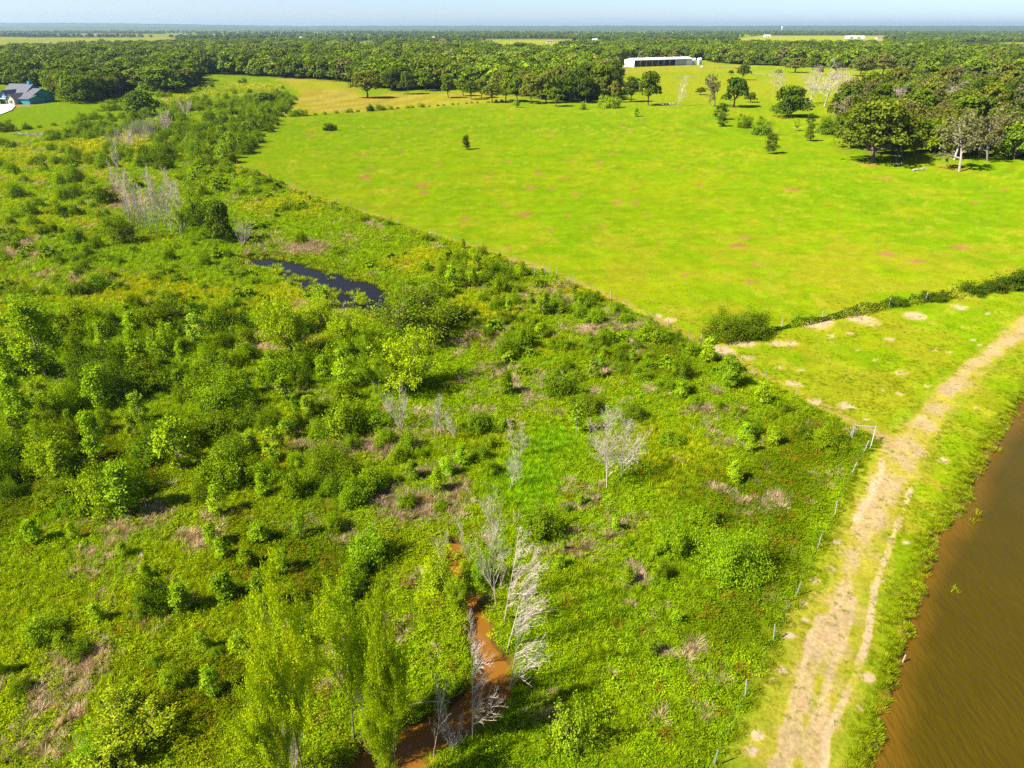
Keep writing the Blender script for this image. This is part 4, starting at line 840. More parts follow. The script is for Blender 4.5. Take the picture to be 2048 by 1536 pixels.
 ('small_willow', 258, 1540, 96, 130, 'willow_shrub', 'shrub', (.21, .30, .02), 0, 'wide yellow-green shrub at the bottom edge'),
 ('small_willow', 190, 1548, 70, 60, 'willow_shrub', 'shrub', (.17, .31, .02), 0, 'green shrub left of the wide yellow-green one'),
 ('bacc', 742, 1128, 78, 70, 'young_tree', 'tree', (.14, .33, .02), 0, 'brightest green leafy tree left of the creek top'),
 ('leafy', 702, 1205, 76, 60, 'bush', 'shrub', T_BRIGHT, 0, 'bright bush below the brightest creek tree'),
 ('leafy', 718, 1160, 50, 50, 'bush', 'shrub', T_LEAF, 0, 'bush between the two bright creek bushes'),
 ('leafy', 690, 1250, 48, 46, 'bush', 'shrub', (.14, .26, .016), 0, 'low bush above the nearer willows'),
 ('bacc', 672, 1068, 46, 46, 'baccharis_shrub', 'shrub', T_BACC, 0, 'small feathery bush above the bright creek bushes'),
 ('leafy', 1145, 1508, 100, 84, 'bush', 'shrub', (.14, .28, .018), 0, 'loose bright bush at the bottom edge right of the creek'),
 ('small_willow', 872, 1195, 90, 60, 'willow_shrub', 'shrub', T_WIL, 0, 'yellow-green willow shrub on the creek bank'),
 ('small_willow', 918, 1225, 70, 36, 'willow_shrub', 'shrub', T_WIL, 0, 'willow shrub leaning over the narrow of the creek'),
 ('small_willow', 962, 1178, 66, 40, 'willow_shrub', 'shrub', (.18, .32, .02), 0, 'green willow shrub on the right creek bank'),
 ('thin_sap', 912, 1112, 18, 18, 'sapling', 'sapling', (.30, .36, .03), 0, 'tiny yellow plant standing in the creek top'),
 ('bacc', 893, 560, 40, 50, 'bush', 'shrub', T_LEAF, 0, 'left bush of the row above the right bank of the pond'),
 ('leafy', 930, 568, 44, 44, 'bush', 'shrub', T_LEAF, 0, 'middle bush of the row above the right bank of the pond'),
 ('leafy', 985, 560, 42, 48, 'bush', 'shrub', T_DKLEAF, 0, 'dark bush of the row nearest the field fence'),
 ('leafy', 1003, 590, 46, 40, 'bush', 'shrub', T_LEAF, 0, 'lower right bush of the row above the pond'),
 ('bacc', 605, 488, 26, 24, 'bush', 'shrub', T_LEAF, 0, 'small dark round bush with shadow above the pond'),
 ('leafy', 672, 512, 22, 40, 'bush', 'shrub', T_LEAF, 0, 'low round bush on the upper bank of the pond'),
 ('leafy', 214, 412, 42, 40, 'bush', 'shrub', (.055, .12, .014), 0, 'dark round bush left of the dead grove'),
 ('low_oak', 445, 490, 96, 64, 'oak_tree', 'tree', (.085, .14, .016), 0, 'dark tree right of the dead grove'),
 ('leafy', 405, 455, 70, 50, 'bush', 'shrub', (.08, .13, .016), 0, 'dark bush between the dead grove and the dark tree'),
 ('willow', 368, 488, 72, 34, 'willow_tree', 'tree', T_WIL, 0, 'yellow willow at the front of the dead grove'),
 ('leafy', 395, 395, 40, 40, 'bush', 'shrub', T_LEAF, 0, 'green bush behind the dark tree by the dead grove'),
 ('small_willow', 255, 490, 60, 50, 'willow_tree', 'tree', (.16, .24, .018), 0, 'olive willow at the left foot of the dead grove'),
 ('low_oak', 322, 190, 60, 110, 'oak_tree', 'tree', (.115, .18, .02), 0, 'wide round light green tree at the end of the left wood'),
 ('low_oak', 284, 236, 60, 78, 'oak_tree', 'tree', (.085, .15, .018), 0, 'round tree standing forward of the left wood'),
 ('low_oak', 170, 208, 62, 86, 'oak_tree', 'tree', (.095, .155, .02), 0, 'wood-edge tree at the end of the house lawn'),
 ('leafy', 222, 222, 26, 44, 'bush', 'shrub', T_LEAF, 0, 'bushes edge shrub between lawn end and round tree'),
 ('leafy', 12, 264, 26, 36, 'bush', 'shrub', (.06, .12, .016), 0, 'dark bush on the lawn fence at the left edge'),
 ('leafy', 54, 260, 14, 14, 'bush', 'shrub', (.06, .12, .016), 0, 'small dark bush on the lawn fence'),
 ('low_oak', 535, 215, 32, 50, 'bush', 'shrub', (.07, .14, .016), 0, 'dark tall bush at the top of the fence bend'),
 ('leafy', 2030, 582, 46, 60, 'bush', 'shrub', (.05, .105, .014), 0, 'tree-like dark bush at the right end of the hedge'),
]
for k, px, py, hp, wp, nm, cat, tint, trunk, lab in H_:
    plant_px(k, px, py, hp, wp, nm, lab, cat, tint, trunk=bool(trunk), z=(-.5 if 'standing in' in lab else None))
# tall willows in the near foreground, by the lower creek
for i, (px, py, hp, wp, lab, tint) in enumerate((
    (708, 1478, 235, 105, 'tall yellow-green willow with a pale bare lower trunk near the creek', T_WIL), (606, 1545, 315, 100, 'tallest yellow-green willow left of the pale-trunked one', (.27, .375, .012)),
    (792, 1520, 300, 76, 'slender yellow-green willow leaning over the lower creek', T_WIL), (585, 1600, 220, 100, 'yellow-green willow rising from the bottom edge', (.27, .375, .012)),
    (768, 1590, 170, 60, 'short yellow-green willow at the bottom edge by the creek', T_WIL))):
    plant_px('willow', px, py, hp, wp, 'willow_tree', lab, 'tree', tint, trunk=True, var=i)
# bare trees
for k, px, py, hp, wp, lab in (
    ('dead', 1213, 978, 135, 96, 'biggest white bare tree in the right scrub'), ('dead', 1243, 955, 112, 90, 'white bare tree stem right behind the biggest one'),
    ('dead_lean', 1250, 930, 80, 60, 'bare white tree leaning to the right behind the biggest one'),
    ('dead_slim', 1042, 912, 76, 40, 'slim grey bare tree at the left edge of the swale'), ('dead_slim', 1028, 900, 60, 32, 'slim bare tree behind the one at the swale edge'), ('dead', 1020, 978, 74, 42, 'small white bare tree at the left of the bright swale'),
    ('dead_shrub', 802, 858, 80, 62, 'grey bare many-stemmed shrub below the willows'), ('dead_slim', 868, 868, 56, 30, 'thin bare sapling right of the bare shrub'), ('dead_slim', 884, 874, 78, 40, 'taller thin bare sapling right of the bare shrub'), ('dead_slim', 912, 880, 60, 34, 'bushy thin bare sapling farthest from the bare shrub'),
    ('dead', 992, 1215, 205, 74, 'tall bare grey tree above the creek bend'), ('dead_swept', 1008, 1245, 180, 74, 'dense bare tree right of the tall bare grey one'), ('dead_swept', 1014, 1300, 190, 84, 'bare white tree in the row on the right creek bank'),
    ('dead_swept', 1017, 1374, 205, 92, 'lowest bare white tree on the right creek bank'), ('dead_slim', 940, 1128, 96, 30, 'slim bare trunk by the creek top'), ('dead_shrub', 884, 1122, 66, 44, 'bare grey shrub at the left of the creek top'),
    ('dead_swept', 945, 1478, 200, 90, 'bare white tree over the muddy water'), ('dead_lean', 858, 1498, 200, 60, 'bare tree leaning right over the lower creek'), ('dead_slim', 890, 1470, 150, 40, 'thin bare tree standing in the lower creek'),
    ('dead_slim', 955, 1320, 120, 36, 'thin bare stem beside the left creek bank'), ('dead_shrub', 905, 1495, 50, 70, 'low bare branches at the creek edge'), ('dead_shrub', 590, 1540, 90, 60, 'bare pale shrub below the nearest willows'), ('dead_slim', 740, 1500, 130, 40, 'thin bare trunk between the willows'),
    ('dead_shrub', 486, 492, 52, 52, 'round pale bare shrub above the dark pond'), ('dead_shrub', 372, 232, 36, 34, 'grey bare shrub near the round trees'), ('dead_slim', 690, 645, 40, 24, 'thin bare stems below the pond'), ('thin', 870, 672, 18, 14, 'tiny bare bush right of the bushy willow')):
    kk = 'dead_shrub' if k == 'thin' else k
    plant_px(kk, px, py, hp, wp, 'dead_shrub' if 'shrub' in kk else 'dead_tree', lab, 'dead shrub' if 'shrub' in kk else 'dead tree', DW, trunk=True, rot=random.uniform(-.5, .5) if kk in ('dead_swept', 'dead_lean') else None)
for i in range(17):
    px = 262 + (i % 9) * 14 + random.uniform(-6, 6); py = 440 + (i // 9) * 26 + random.uniform(-8, 8) + (i % 9) * 1.5
    plant_px('dead_slim', px, py, random.uniform(84, 112), random.uniform(22, 34), 'dead_tree', 'slim grey leafless tree in the dead grove above the pond', 'dead tree', DW, trunk=True, group='slim leafless trees of the dead grove')
for i in range(9):
    px = 244 + i * 12 + random.uniform(-5, 5); py = 300 - i * 4.5 + random.uniform(-4, 6)
    plant_px('dead_shrub', px, py, random.uniform(36, 48), random.uniform(26, 36), 'dead_shrub', 'grey leafless shrub in the thicket near the house lawn', 'dead shrub', DW, trunk=True, group='leafless shrubs in the upper thicket')
for i in range(6):
    plant_px('dead_slim', 228 + random.uniform(0, 16), 330 + i * 14, random.uniform(40, 56), 16, 'dead_tree', 'thin leafless stem left of the dead grove', 'dead tree', DW, trunk=True, group='thin leafless stems left of the dead grove')

# the line of oaks before the hay field and along the far side of the green field
edge = [(735, 196, 56, 64, 1), (782, 182, 46, 40, 0), (816, 188, 46, 38, 1), (852, 182, 42, 36, 0), (896, 196, 48, 36, 1), (926, 192, 36, 34, 1), (942, 199, 38, 32, 1), (963, 196, 40, 32, 0), (984, 205, 40, 40, 0), (1012, 202, 46, 40, 0), (1034, 204, 52, 42, 0), (1062, 207, 60, 44, 0), (1092, 206, 66, 46, 0), (1112, 213, 40, 34, 0), (1140, 205, 62, 50, 0), (1172, 206, 56, 42, 0), (1196, 204, 50, 40, 0), (1150, 198, 66, 50, 0), (1205, 196, 60, 40, 0), (1230, 205, 46, 26, 1)]
names = ['largest round oak at the left end of the hay field row', 'oak right behind the largest round one of the hay field row', 'pale-trunked oak third along the hay field row', 'oak in the dark back of the hay field row', 'umbrella oak with a bare trunk on the hay field', 'small umbrella oak right of the bare-trunked one', 'twin-stemmed small oak beside the small umbrella oak', 'oak where the hay field narrows', 'bushy oak leafed to the ground at the hay field corner', 'oak right of the bushy corner oak', 'olive oak at the corner of hay field and green field', 'tall dark oak standing at the green field edge', 'large grey-green oak at the green field edge', 'low bush-like oak in front of the large grey-green oak', 'dark oak behind the field edge, middle of the row', 'bright oak toward the right end of the row', 'oak second from the right end of the row', 'tall oak at the back of the row', 'back oak near the reddish soil', 'thin-trunked oak at the right end of the row']
for (px, py, hp, wp, tr), lab in zip(edge, names):
    plant_px('oak', px, py, hp, wp, 'oak_tree', lab, 'tree', random.choice([T_OAK, T_OAK2, (.12, .15, .03)]), trunk=True)
sv = [(1485, 160, 34, 26), (1590, 145, 30, 44), (1625, 140, 26, 26), (1670, 150, 34, 26), (1720, 152, 42, 50), (1765, 150, 44, 44), (1790, 160, 26, 26), (1845, 160, 40, 60), (1556, 150, 12, 14), (1462, 150, 10, 12), (1500, 205, 20, 26), (1400, 190, 16, 22), (1640, 150, 20, 16)]
for i, (px, py, hp, wp) in enumerate(sv):
    plant_px('oak', px, py, hp, wp, 'oak_tree', ['oak standing alone in the dry pasture right of the barn', 'small tree in the dry pasture below the barn'][hp < 22], 'tree', random.choice([T_OAK, T_OAK2, (.13, .15, .05)]), trunk=True, group='trees dotted over the dry pasture')

# ------------------------------------------------------------------ the woodland: single trees nearest, the rest as one mass
def free(x, y, r, k=.6):
    for hx, hy, hr in HERO_XY:
        if (hx - x) ** 2 + (hy - y) ** 2 < (k * (r + hr)) ** 2: return False
    return True
wx = []; 
cand = []
for _ in range(60000):
    px = random.uniform(-60, 2110); py = 100 + 235 * random.random() ** 1.6
    cand.append((px, py))
cand = np.array(cand); cx, cy_ = np.array([G(*c) for c in cand]).T
ok = in_poly(WOOD, cx, cy_)
for P in FAR_FIELDS: ok &= ~in_poly(P, cx, cy_)
ok &= True; cand, cx, cy_ = cand[ok], cx[ok], cy_[ok]
order = np.argsort(cy_); singles = 0; taken = {}; rest = []
def cell_ok(x, y, r):
    i, j = int(x // 12), int(y // 12)
    for a in range(i - 1, i + 2):
        for b in range(j - 1, j + 2):
            for (qx, qy, qr) in taken.get((a, b), ()):
                if (qx - x) ** 2 + (qy - y) ** 2 < (.5 * (r + qr)) ** 2: return False
    return True
def wood_zone(px, py):
    if px > 1600: return 'in the grove on the right of the field' if py > 200 else 'in the wood beyond the dry pasture'
    if px > 1190: return 'in the wood behind the white barn'
    if px > 690: return 'in the wood behind the hay field oaks'
    if px > 360: return 'in the wood above the shrubby meadow'
    return 'in the dense wood beside the blue house'
for q in order:
    x, y, (px, py) = cx[q], cy_[q], cand[q]
    hgt = random.triangular(7.5, 19, 12); r = hgt * (.58 if px > 1540 and y < 700 else .44)
    if not cell_ok(x, y, r): continue
    if px > 1540 and y < 900 and (float(fbm(np.array([x]), np.array([y]), 42, 450)[0]) < .46 and py < 300): continue
    if singles < 292 and not free(x, y, r, .55): continue
    taken.setdefault((int(x // 12), int(y // 12)), []).append((x, y, r))
    if singles < 292:
        singles += 1; roll = random.random(); zone = wood_zone(px, py)
        if roll < (.30 if px > 1600 else .08):
            plant('moss', x, y, hgt, .95, 'old_oak_tree', 'pale grey half bare oak ' + zone, 'tree', T_GREY, group='grey half bare oaks ' + zone)
        else:
            tnt, wd = random.choice([(T_OAK, 'dark green'), (T_OAK, 'dark green'), (T_OAK2, 'fresh green'), ((.115, .14, .035), 'olive')])
            plant('low_oak' if random.random() < .45 else 'oak', x, y, hgt, random.uniform(.8, 1.1), 'oak_tree', f'{wd} {"tall" if hgt > 12 else "middling"} oak {zone}', 'tree', tnt, group=f'{wd} oaks {zone}')
    else: rest.append((x, y, hgt))
# farther trees: thinner and thinner in plan, evenly spread in the picture
n = 60000; px = rng.uniform(-700, 2750, n); py = 61.5 + 40 * rng.random(n) ** 1.4; fx, fy = np.array([G(a, b) for a, b in zip(px, py)]).T
wood_n = fbm(fx, fy, 420, 400); keep = (py < 92) | in_poly(WOOD, fx, fy)
keep &= ~((py >= 84) & ~in_poly(WOOD, fx, fy) & (wood_n < .5))
keep &= ~((fbm(fx * .5, fy, 420, 430) > .545) & (fy > 900))
for P in FAR_FIELDS: keep &= ~in_poly(P, fx, fy)
tw_ = 11 * FPX / depth_of(fx, fy); keep &= rng.random(n) < np.clip(14 / (tw_ ** 1.5), .02, .62)
keep &= ~((py > 101) & (px > -60) & (px < 2110))
fx, fy = fx[keep], fy[keep]; rr = np.array(rest) if rest else np.zeros((0, 3))
out_x = rng.uniform(-1.6, 1.6, 2600); out_y = rng.uniform(150, 900, 2600); out_x = out_x * out_y; om = (np.abs(out_x) > out_y * .84 + 30) & in_poly(WOOD, out_x, out_y); out_x, out_y = out_x[om], out_y[om]
WX = np.r_[rr[:, 0], fx, out_x]; WY = np.r_[rr[:, 1], fy, out_y]; n = len(WX); hh = np.r_[rr[:, 2], 7 + 10 * rng.beta(2, 3.2, len(fx)), rng.uniform(9, 14, len(out_x))]
sw_ = hh * rng.uniform(.9, 1.35, n)
M['leaf_far'] = leaf_mat('woodland_foliage', .22, 'tint', .02, .5)
fp = []
for parts in PLANT['far_oak']:
    me = parts[1][1].copy(); me.materials.clear(); me.materials.append(M['leaf_far']); fp.append(proto('woodland_tree_source', me))
u = rng.random(n)[:, None]; tnt = np.where(u < .5, [T_OAK], np.where(u < .82, [T_OAK2], np.where(u < .97, [(.11, .14, .03)], [(.14, .145, .08)]))) * (rng.uniform(.85, 1.2, n) * (.85 + .68 * fbm(WX, WY, 130, 410)))[:, None]
scatter('woodland', np.stack([WX, WY, np.zeros(n) - .3], 1), np.stack([0 * WX, 0 * WX, rng.uniform(0, 6.28, n)], 1), np.stack([sw_, sw_, hh], 1), rng.integers(0, len(fp), n), np.c_[tnt, np.ones(n)], fp, 'far-off mixed oak woodland reaching to the horizon', 'woodland')

# ------------------------------------------------------------------ shrubs and saplings filling the scrubland
zones = [
 (GP([(1185, 705), (1300, 692), (1390, 702), (1395, 742), (1300, 760), (1205, 748)]), 12, (.9, 1.5), ('leafy',), 'in the dark vine thicket by the field fence', 1),
 # polygon, how many single, size range (m), kinds, phrase
 (GP([(190, 335), (260, 300), (335, 232), (560, 238), (545, 262), (470, 325), (438, 345), (300, 340)]), 85, (2.4, 4.4), ('leafy', 'bacc', 'leafy'), 'in the upper thicket by the field corner', .9),
 (GP([(375, 160), (520, 162), (592, 185), (560, 228), (340, 232), (350, 190)]), 26, (1.4, 3.0), ('leafy', 'bacc'), 'on the shrubby meadow below the wood', .9),
 (GP([(0, 320), (225, 320), (240, 470), (120, 600), (0, 610)]), 58, (1.4, 3.0), ('bacc', 'leafy', 'bacc'), 'on the scrub slope left of the dead grove', .9),
 (GP([(140, 480), (490, 500), (560, 560), (480, 640), (100, 640)]), 22, (1.2, 2.4), ('bacc', 'leafy'), 'on the yellow meadow left of the pond', 1),
 (GP([(0, 640), (560, 640), (740, 700), (760, 870), (600, 1030), (0, 1030)]), 110, (1.3, 3.3), ('bacc', 'leafy', 'leafy', 'bacc', 'sap'), 'in the dense scrub of the left middle', 1),
 (GP([(560, 820), (1000, 850), (1000, 960), (880, 1030), (560, 1010)]), 30, (1.0, 2.0), ('bacc', 'bacc', 'sap'), 'among dead grass in the middle of the scrub', 1),
 (GP([(0, 1050), (640, 1060), (600, 1330), (330, 1500), (0, 1500)]), 16, (.7, 1.4), ('sap', 'bacc'), 'on the brambly lower left meadow', 1),
 (GP([(880, 520), (960, 515), (1330, 670), (1380, 700), (1000, 715), (880, 620)]), 44, (1.0, 2.3), ('leafy', 'bacc', 'sap'), 'between the pond and the field fence', 1),
 (GP([(960, 730), (1400, 720), (1690, 870), (1640, 960), (1500, 940), (1250, 760), (1100, 760)]), 22, (.9, 1.7), ('bacc', 'leafy', 'sap'), 'beyond the swale below the vine thicket', 1),
 (GP([(1080, 1010), (1400, 960), (1600, 1000), (1480, 1300), (1200, 1480), (1080, 1300)]), 10, (.6, 1.2), ('sap', 'leafy'), 'in the low brambles right of the creek', 1),
]
cntd = {'sap': 'slim bright sapling', 'bacc': 'feathery green shrub', 'leafy': 'leafy green bush'}
for P, cnt, (s0, s1), kinds, phrase, prox in zones:
    x0, y0 = P.min(0); x1, y1 = P.max(0); got = 0; tries = 0
    while got < cnt and tries < cnt * 60:
        tries += 1; py_r = random.random(); x = random.uniform(x0, x1); y = y0 + (y1 - y0) * py_r ** 1.2
        if not in_poly(P, np.array([x]), np.array([y]))[0]: continue
        s = random.uniform(s0, s1)
        if gz(x, y) < -.3 or not free(x, y, s * .55, .8): continue
        k = random.choice(kinds); got += 1
        big = 'larger' if s > (s0 + s1) / 2 else 'smaller'
        if k == 'sap': plant('sap', x, y, s * 1.6, random.uniform(.9, 1.4), 'sapling', f'{big} {cntd[k]} {phrase}', 'sapling', random.choice([T_BRIGHT, (.13, .27, .016)]), group=f'saplings {phrase}')
        else:
            tn, wd = random.choice([(T_BACC, 'fresh'), (T_LEAF, 'dark'), ((.145, .25, .014), 'yellowish')] if k == 'bacc' else [(T_LEAF, 'fresh'), (T_DKLEAF, 'dark')])
            plant(k, x, y, s * random.uniform(.9, 1.35), random.uniform(.62, 1.0), 'baccharis_shrub' if k == 'bacc' else 'bush', f'{big} {wd} {cntd[k]} {phrase}', 'shrub', tn, group=f'shrubs {phrase}')
# taller saplings along the fence bend, small bushes along the field fence
def along(P, n, off, f):
    seg = np.hypot(*np.diff(P, axis=0).T); cum = np.r_[0, np.cumsum(seg)]
    for i in range(n):
        s = cum[-1] * (i + random.random()) / n; j = min(np.searchsorted(cum, s, 'right') - 1, len(seg) - 1); q = (s - cum[j]) / seg[j]
        p = P[j] * (1 - q) + P[j + 1] * q; dd = unit(P[j + 1] - P[j]); f(p[0] - dd[1] * off(), p[1] + dd[0] * off(), i)
along(FENCE_BEND, 24, lambda: random.uniform(1, 9), lambda x, y, i: plant('sap', x, y, random.uniform(3.5, 6), 1.5, 'young_tree', 'bright young tree in the row along the fence bend', 'tree', random.choice([(.15, .27, .02), T_OAK2]), group='young trees along the fence bend'))
along(FENCE_FIELD[2:], 34, lambda: random.uniform(.8, 4), lambda x, y, i: plant(random.choice(['leafy', 'bacc', 'sap']), x, y, random.uniform(.8, 1.9), 1.0, 'bush', 'small bush on the scrub side of the field fence', 'shrub', T_LEAF, group='small bushes along the field fence'))
HEDGE_HAY = GP([(566, 234), (640, 230), (740, 222), (860, 213), (960, 206), (1040, 202)])
along(HEDGE_HAY, 30, lambda: random.uniform(-.5, .5), lambda x, y, i: plant('leafy', x, y, random.choice([1.2, 1.4, 1.6, 2.2, 3.2]) * (1 if i < 15 else .7), 1.0, 'bush', 'small bush in the hedge line between hay and green field', 'shrub', T_LEAF, group='bushes in the hay field hedge line'))
along(GP([(0, 262), (60, 258), (120, 250), (200, 240), (330, 222)]), 14, lambda: random.uniform(-.6, .6), lambda x, y, i: plant('leafy', x, y, random.uniform(1, 2.6), 1.2, 'bush', 'bush on the fence line below the house lawn', 'shrub', T_LEAF, group='bushes along the lawn fence'))
# the mass of small scrub that cannot be told apart
X2, Y2 = area_points(-330, 60, 40, 420, .06); ok = in_poly(SCRUB, X2, Y2) & (Y2 > 70) & (fbm(X2, Y2, 30, 500) > .44) & (ground_z(X2, Y2) > -.25) & (np.abs(X2) < Y2 * .85 + 25); X2, Y2 = X2[ok], Y2[ok]
hv = np.array([h for h in HERO_XY]); keep = np.array([((hv[:, 0] - a) ** 2 + (hv[:, 1] - b) ** 2 > (hv[:, 2] * .7 + .4) ** 2).all() for a, b in zip(X2, Y2)]) & (sdist(SWALE, X2, Y2) > 2)
X2, Y2 = X2[keep], Y2[keep]; n = len(X2); s = rng.uniform(.6, 1.8, n) * (1 + sstep(120, 260, Y2) * 1.4)
sp_ = []
for k in ('bacc', 'leafy', 'far_bush'):
    for parts in PLANT[k][:3]:
        me = parts[1][1].copy(); me.materials.clear(); me.materials.append(M['leaf_tint']); sp_.append(proto('scrub_source', me))
scatter('scrub_growth', np.stack([X2, Y2, ground_z(X2, Y2) - .05], 1), np.stack([0 * X2, 0 * X2, rng.uniform(0, 6.28, n)], 1), np.stack([s, s, s * rng.uniform(.7, 1.1, n)], 1), np.where(Y2 > 200, rng.integers(6, 9, n), rng.integers(0, 6, n)), np.c_[tint_for(T_BACC, (.155, .24, .016), rng.random(n))[:, :3], np.ones(n)], sp_, 'low scrub bushes too small to tell apart', 'scrub')
# the vine-covered hedge fence
def vine_hedge(name, P, h0, h1, label, tint, n_each=26):
    pts = []; r = np.random.default_rng(9)
    seg = np.hypot(*np.diff(P, axis=0).T); tot = seg.sum(); n = int(tot * n_each); cum = np.r_[0, np.cumsum(seg)]; s = r.random(n) * tot; j = np.clip(np.searchsorted(cum, s, 'right') - 1, 0, len(seg) - 1); q = (s - cum[j]) / seg[j]
    p = P[j] * (1 - q)[:, None] + P[j + 1] * q[:, None]; hgt = (h0 + (h1 - h0) * s / tot) * (.15 + 1.9 * vnoise(s / 2.3, s * 0, 5) ** 1.5 + .3 * vnoise(s / .6, s * 0, 6)); wdt = hgt * .55
    a = r.normal(size=n) * wdt * .6; z = hgt * np.sqrt(r.random(n)) * np.exp(-(a / (wdt + .1)) ** 2 * .5); dd = unit(P[j + 1] - P[j])
    Q = np.stack([p[:, 0] - dd[:, 1] * a, p[:, 1] + dd[:, 0] * a, z + ground_z(p[:, 0], p[:, 1])], 1)
    V, F = cards(Q, np.stack([-dd[:, 1] * np.sign(a), dd[:, 0] * np.sign(a), 0 * a + .6], 1) + r.normal(size=(n, 3)) * .5, .22, 1.3, None, r)
    o = obj(name, mesh_np(name, V, F, [M['leaf']], {'leafv': np.repeat(np.clip(.5 + r.normal(size=n) * .25, 0, 1), 4)}), label=label, cat='hedge'); o.color = tint + (1,); return o
vine_hedge('hedge', FENCE_HEDGE[1:], 0.55, 2.3, 'dark vine-covered hedge running from the bush clump to the right', (.052, .095, .014), 90)

# ------------------------------------------------------------------ fences
M['galv'] = plain_mat('galvanised_steel', (.33, .34, .34), .5, .1, 8, .3)
M['tpost'] = plain_mat('weathered_steel_post', (.30, .30, .29), .6, .2, 8)
M['wire'] = plain_mat('fence_wire', (.35, .34, .33), .5, .1, 8, .5)
M['wood_post'] = plain_mat('grey_wood_post', (.30, .26, .21), .9, .3, 9)
def post_mesh(kind):
    b = MB()
    if kind == 'wood': b.tube((0, 0, -.3), (0, 0, 1.45), .075, .065, 8)
    else:
        b.box(-.035, .035, -.010, .010, -.3, 1.38); b.box(-.008, .008, .010, .05, -.3, 1.38)
        for i in range(8): b.box(-.014, .014, -.028, -.010, .35 + i * .12, .38 + i * .12)
    me = bpy.data.meshes.new('post'); me.from_pydata(b.v, [], b.f); me.materials.append(M['wood_post' if kind == 'wood' else 'tpost']); me.update(); return me
PM = {'wood': post_mesh('wood'), 'steel': post_mesh('steel')}
def fence(name, spots, label, wires=(.6, 1.2), kind='steel', hgt=1.0):
    e = obj(name, None, label=label, cat='fence', loc=(spots[0][0], spots[0][1], 0)); tops = []
    for i, (x, y) in enumerate(spots):
        q = obj('post', PM[kind[i % len(kind)] if isinstance(kind, tuple) else kind], e, loc=(x - spots[0][0], y - spots[0][1], gz(x, y))); q.rotation_euler = (random.gauss(0, .05), random.gauss(0, .05), random.random()); q.scale = (.95, .95, hgt); tops.append((x - spots[0][0], y - spots[0][1], gz(x, y)))
    for h in wires:
        b = MB()
        for p, q in zip(tops[:-1], tops[1:]): b.tube((p[0], p[1], p[2] + h), (q[0], q[1], q[2] + h), .0012, n=4, cap=False)
        b.build('wire', M['wire'], e)
def resample(P, step):
    seg = np.hypot(*np.diff(P, axis=0).T); cum = np.r_[0, np.cumsum(seg)]; n = int(cum[-1] / step); out = []
    for i in range(n + 1):
        s = min(i * step + random.uniform(-.3, .3) * (0 < i < n), cum[-1] - 1e-3); s = max(s, 0); j = np.searchsorted(cum, s, 'right') - 1; q = (s - cum[j]) / seg[j]; out.append(tuple(P[j] * (1 - q) + P[j + 1] * q))
    return out
fence('wire_fence', [G(*p) for p in ((1727, 908), (1703, 950), (1670, 1030), (1635, 1098), (1592, 1192), (1547, 1282), (1491, 1395), (1427, 1535), (1350, 1700))], 'wire fence with pale steel posts between bramble scrub and lakeside track')
fence('wire_fence', resample(FENCE_FIELD[1:6], 4.2), 'wire fence along the scrub from the pipe corner up past the dark clump', kind=('steel', 'steel', 'wood'))
fence('wire_fence', resample(FENCE_FIELD[5:], 6.0), 'far stretch of wire fence along the left edge of the green field', kind=('steel', 'wood'), wires=(.7, 1.25))
fence('wire_fence', resample(FENCE_HEDGE[:5], 6.5), 'wire fence inside the dark vine hedge', kind='wood', wires=(.6, 1.1))
fence('wire_fence', resample(HEDGE_HAY, 9), 'wire fence along the hedge line between hay and green field', kind='wood', wires=(1.1,))
def pipe_brace(loc, rail, diag, label, h=1.6):
    e = obj('corner_brace', None, label=label, cat='fence brace', loc=(loc[0], loc[1], gz(*loc)))
    for p in ((0, 0), rail):
        q = MB().tube((p[0], p[1], -.4), (p[0], p[1], h), .055, n=10).build('post', M['galv'], e); MB().lathe([(.06, h + .002), (.05, h + .04), (.0, h + .055)], 10, p[0], p[1]).build('cap', M['galv'], q)
    MB().tube((rail[0] * .03, rail[1] * .03, h - .1), (rail[0] * .97, rail[1] * .97, h - .1), .045, n=10).build('rail', M['galv'], e)
    MB().tube((diag[0] * .04, diag[1] * .04, h - .15), (diag[0], diag[1], .05), .035, n=10).build('diagonal_brace', M['galv'], e)
pipe_brace(G(1744, 883), (-1.8, .35), (-.9, -1.5), 'galvanised pipe corner brace where the scrub fence meets the track')
pipe_brace(G(1088, 554), (-1.5, .1), (1.3, -.35), 'galvanised pipe brace on the field fence above the scrub', 1.5)
for (px, py), lab in (((1440, 722), 'single pale steel post by the fence bend'), ((1700, 876), 'single pale steel post inside the scrub corner'), ((1811, 1308), 'weathered wooden stake on the lake shore')):
    x, y = G(px, py); o_ = MB().tube((0, 0, -.3), (.03, 0, .75), .06, .045, 8).tube((.03, 0, .75), (.035, 0, .79), .045, .02, 8).build('stake' if 'stake' in lab else 'steel_post', M['wood_post' if 'stake' in lab else 'galv'], label=lab, cat='post', loc=(x, y, gz(x, y)))

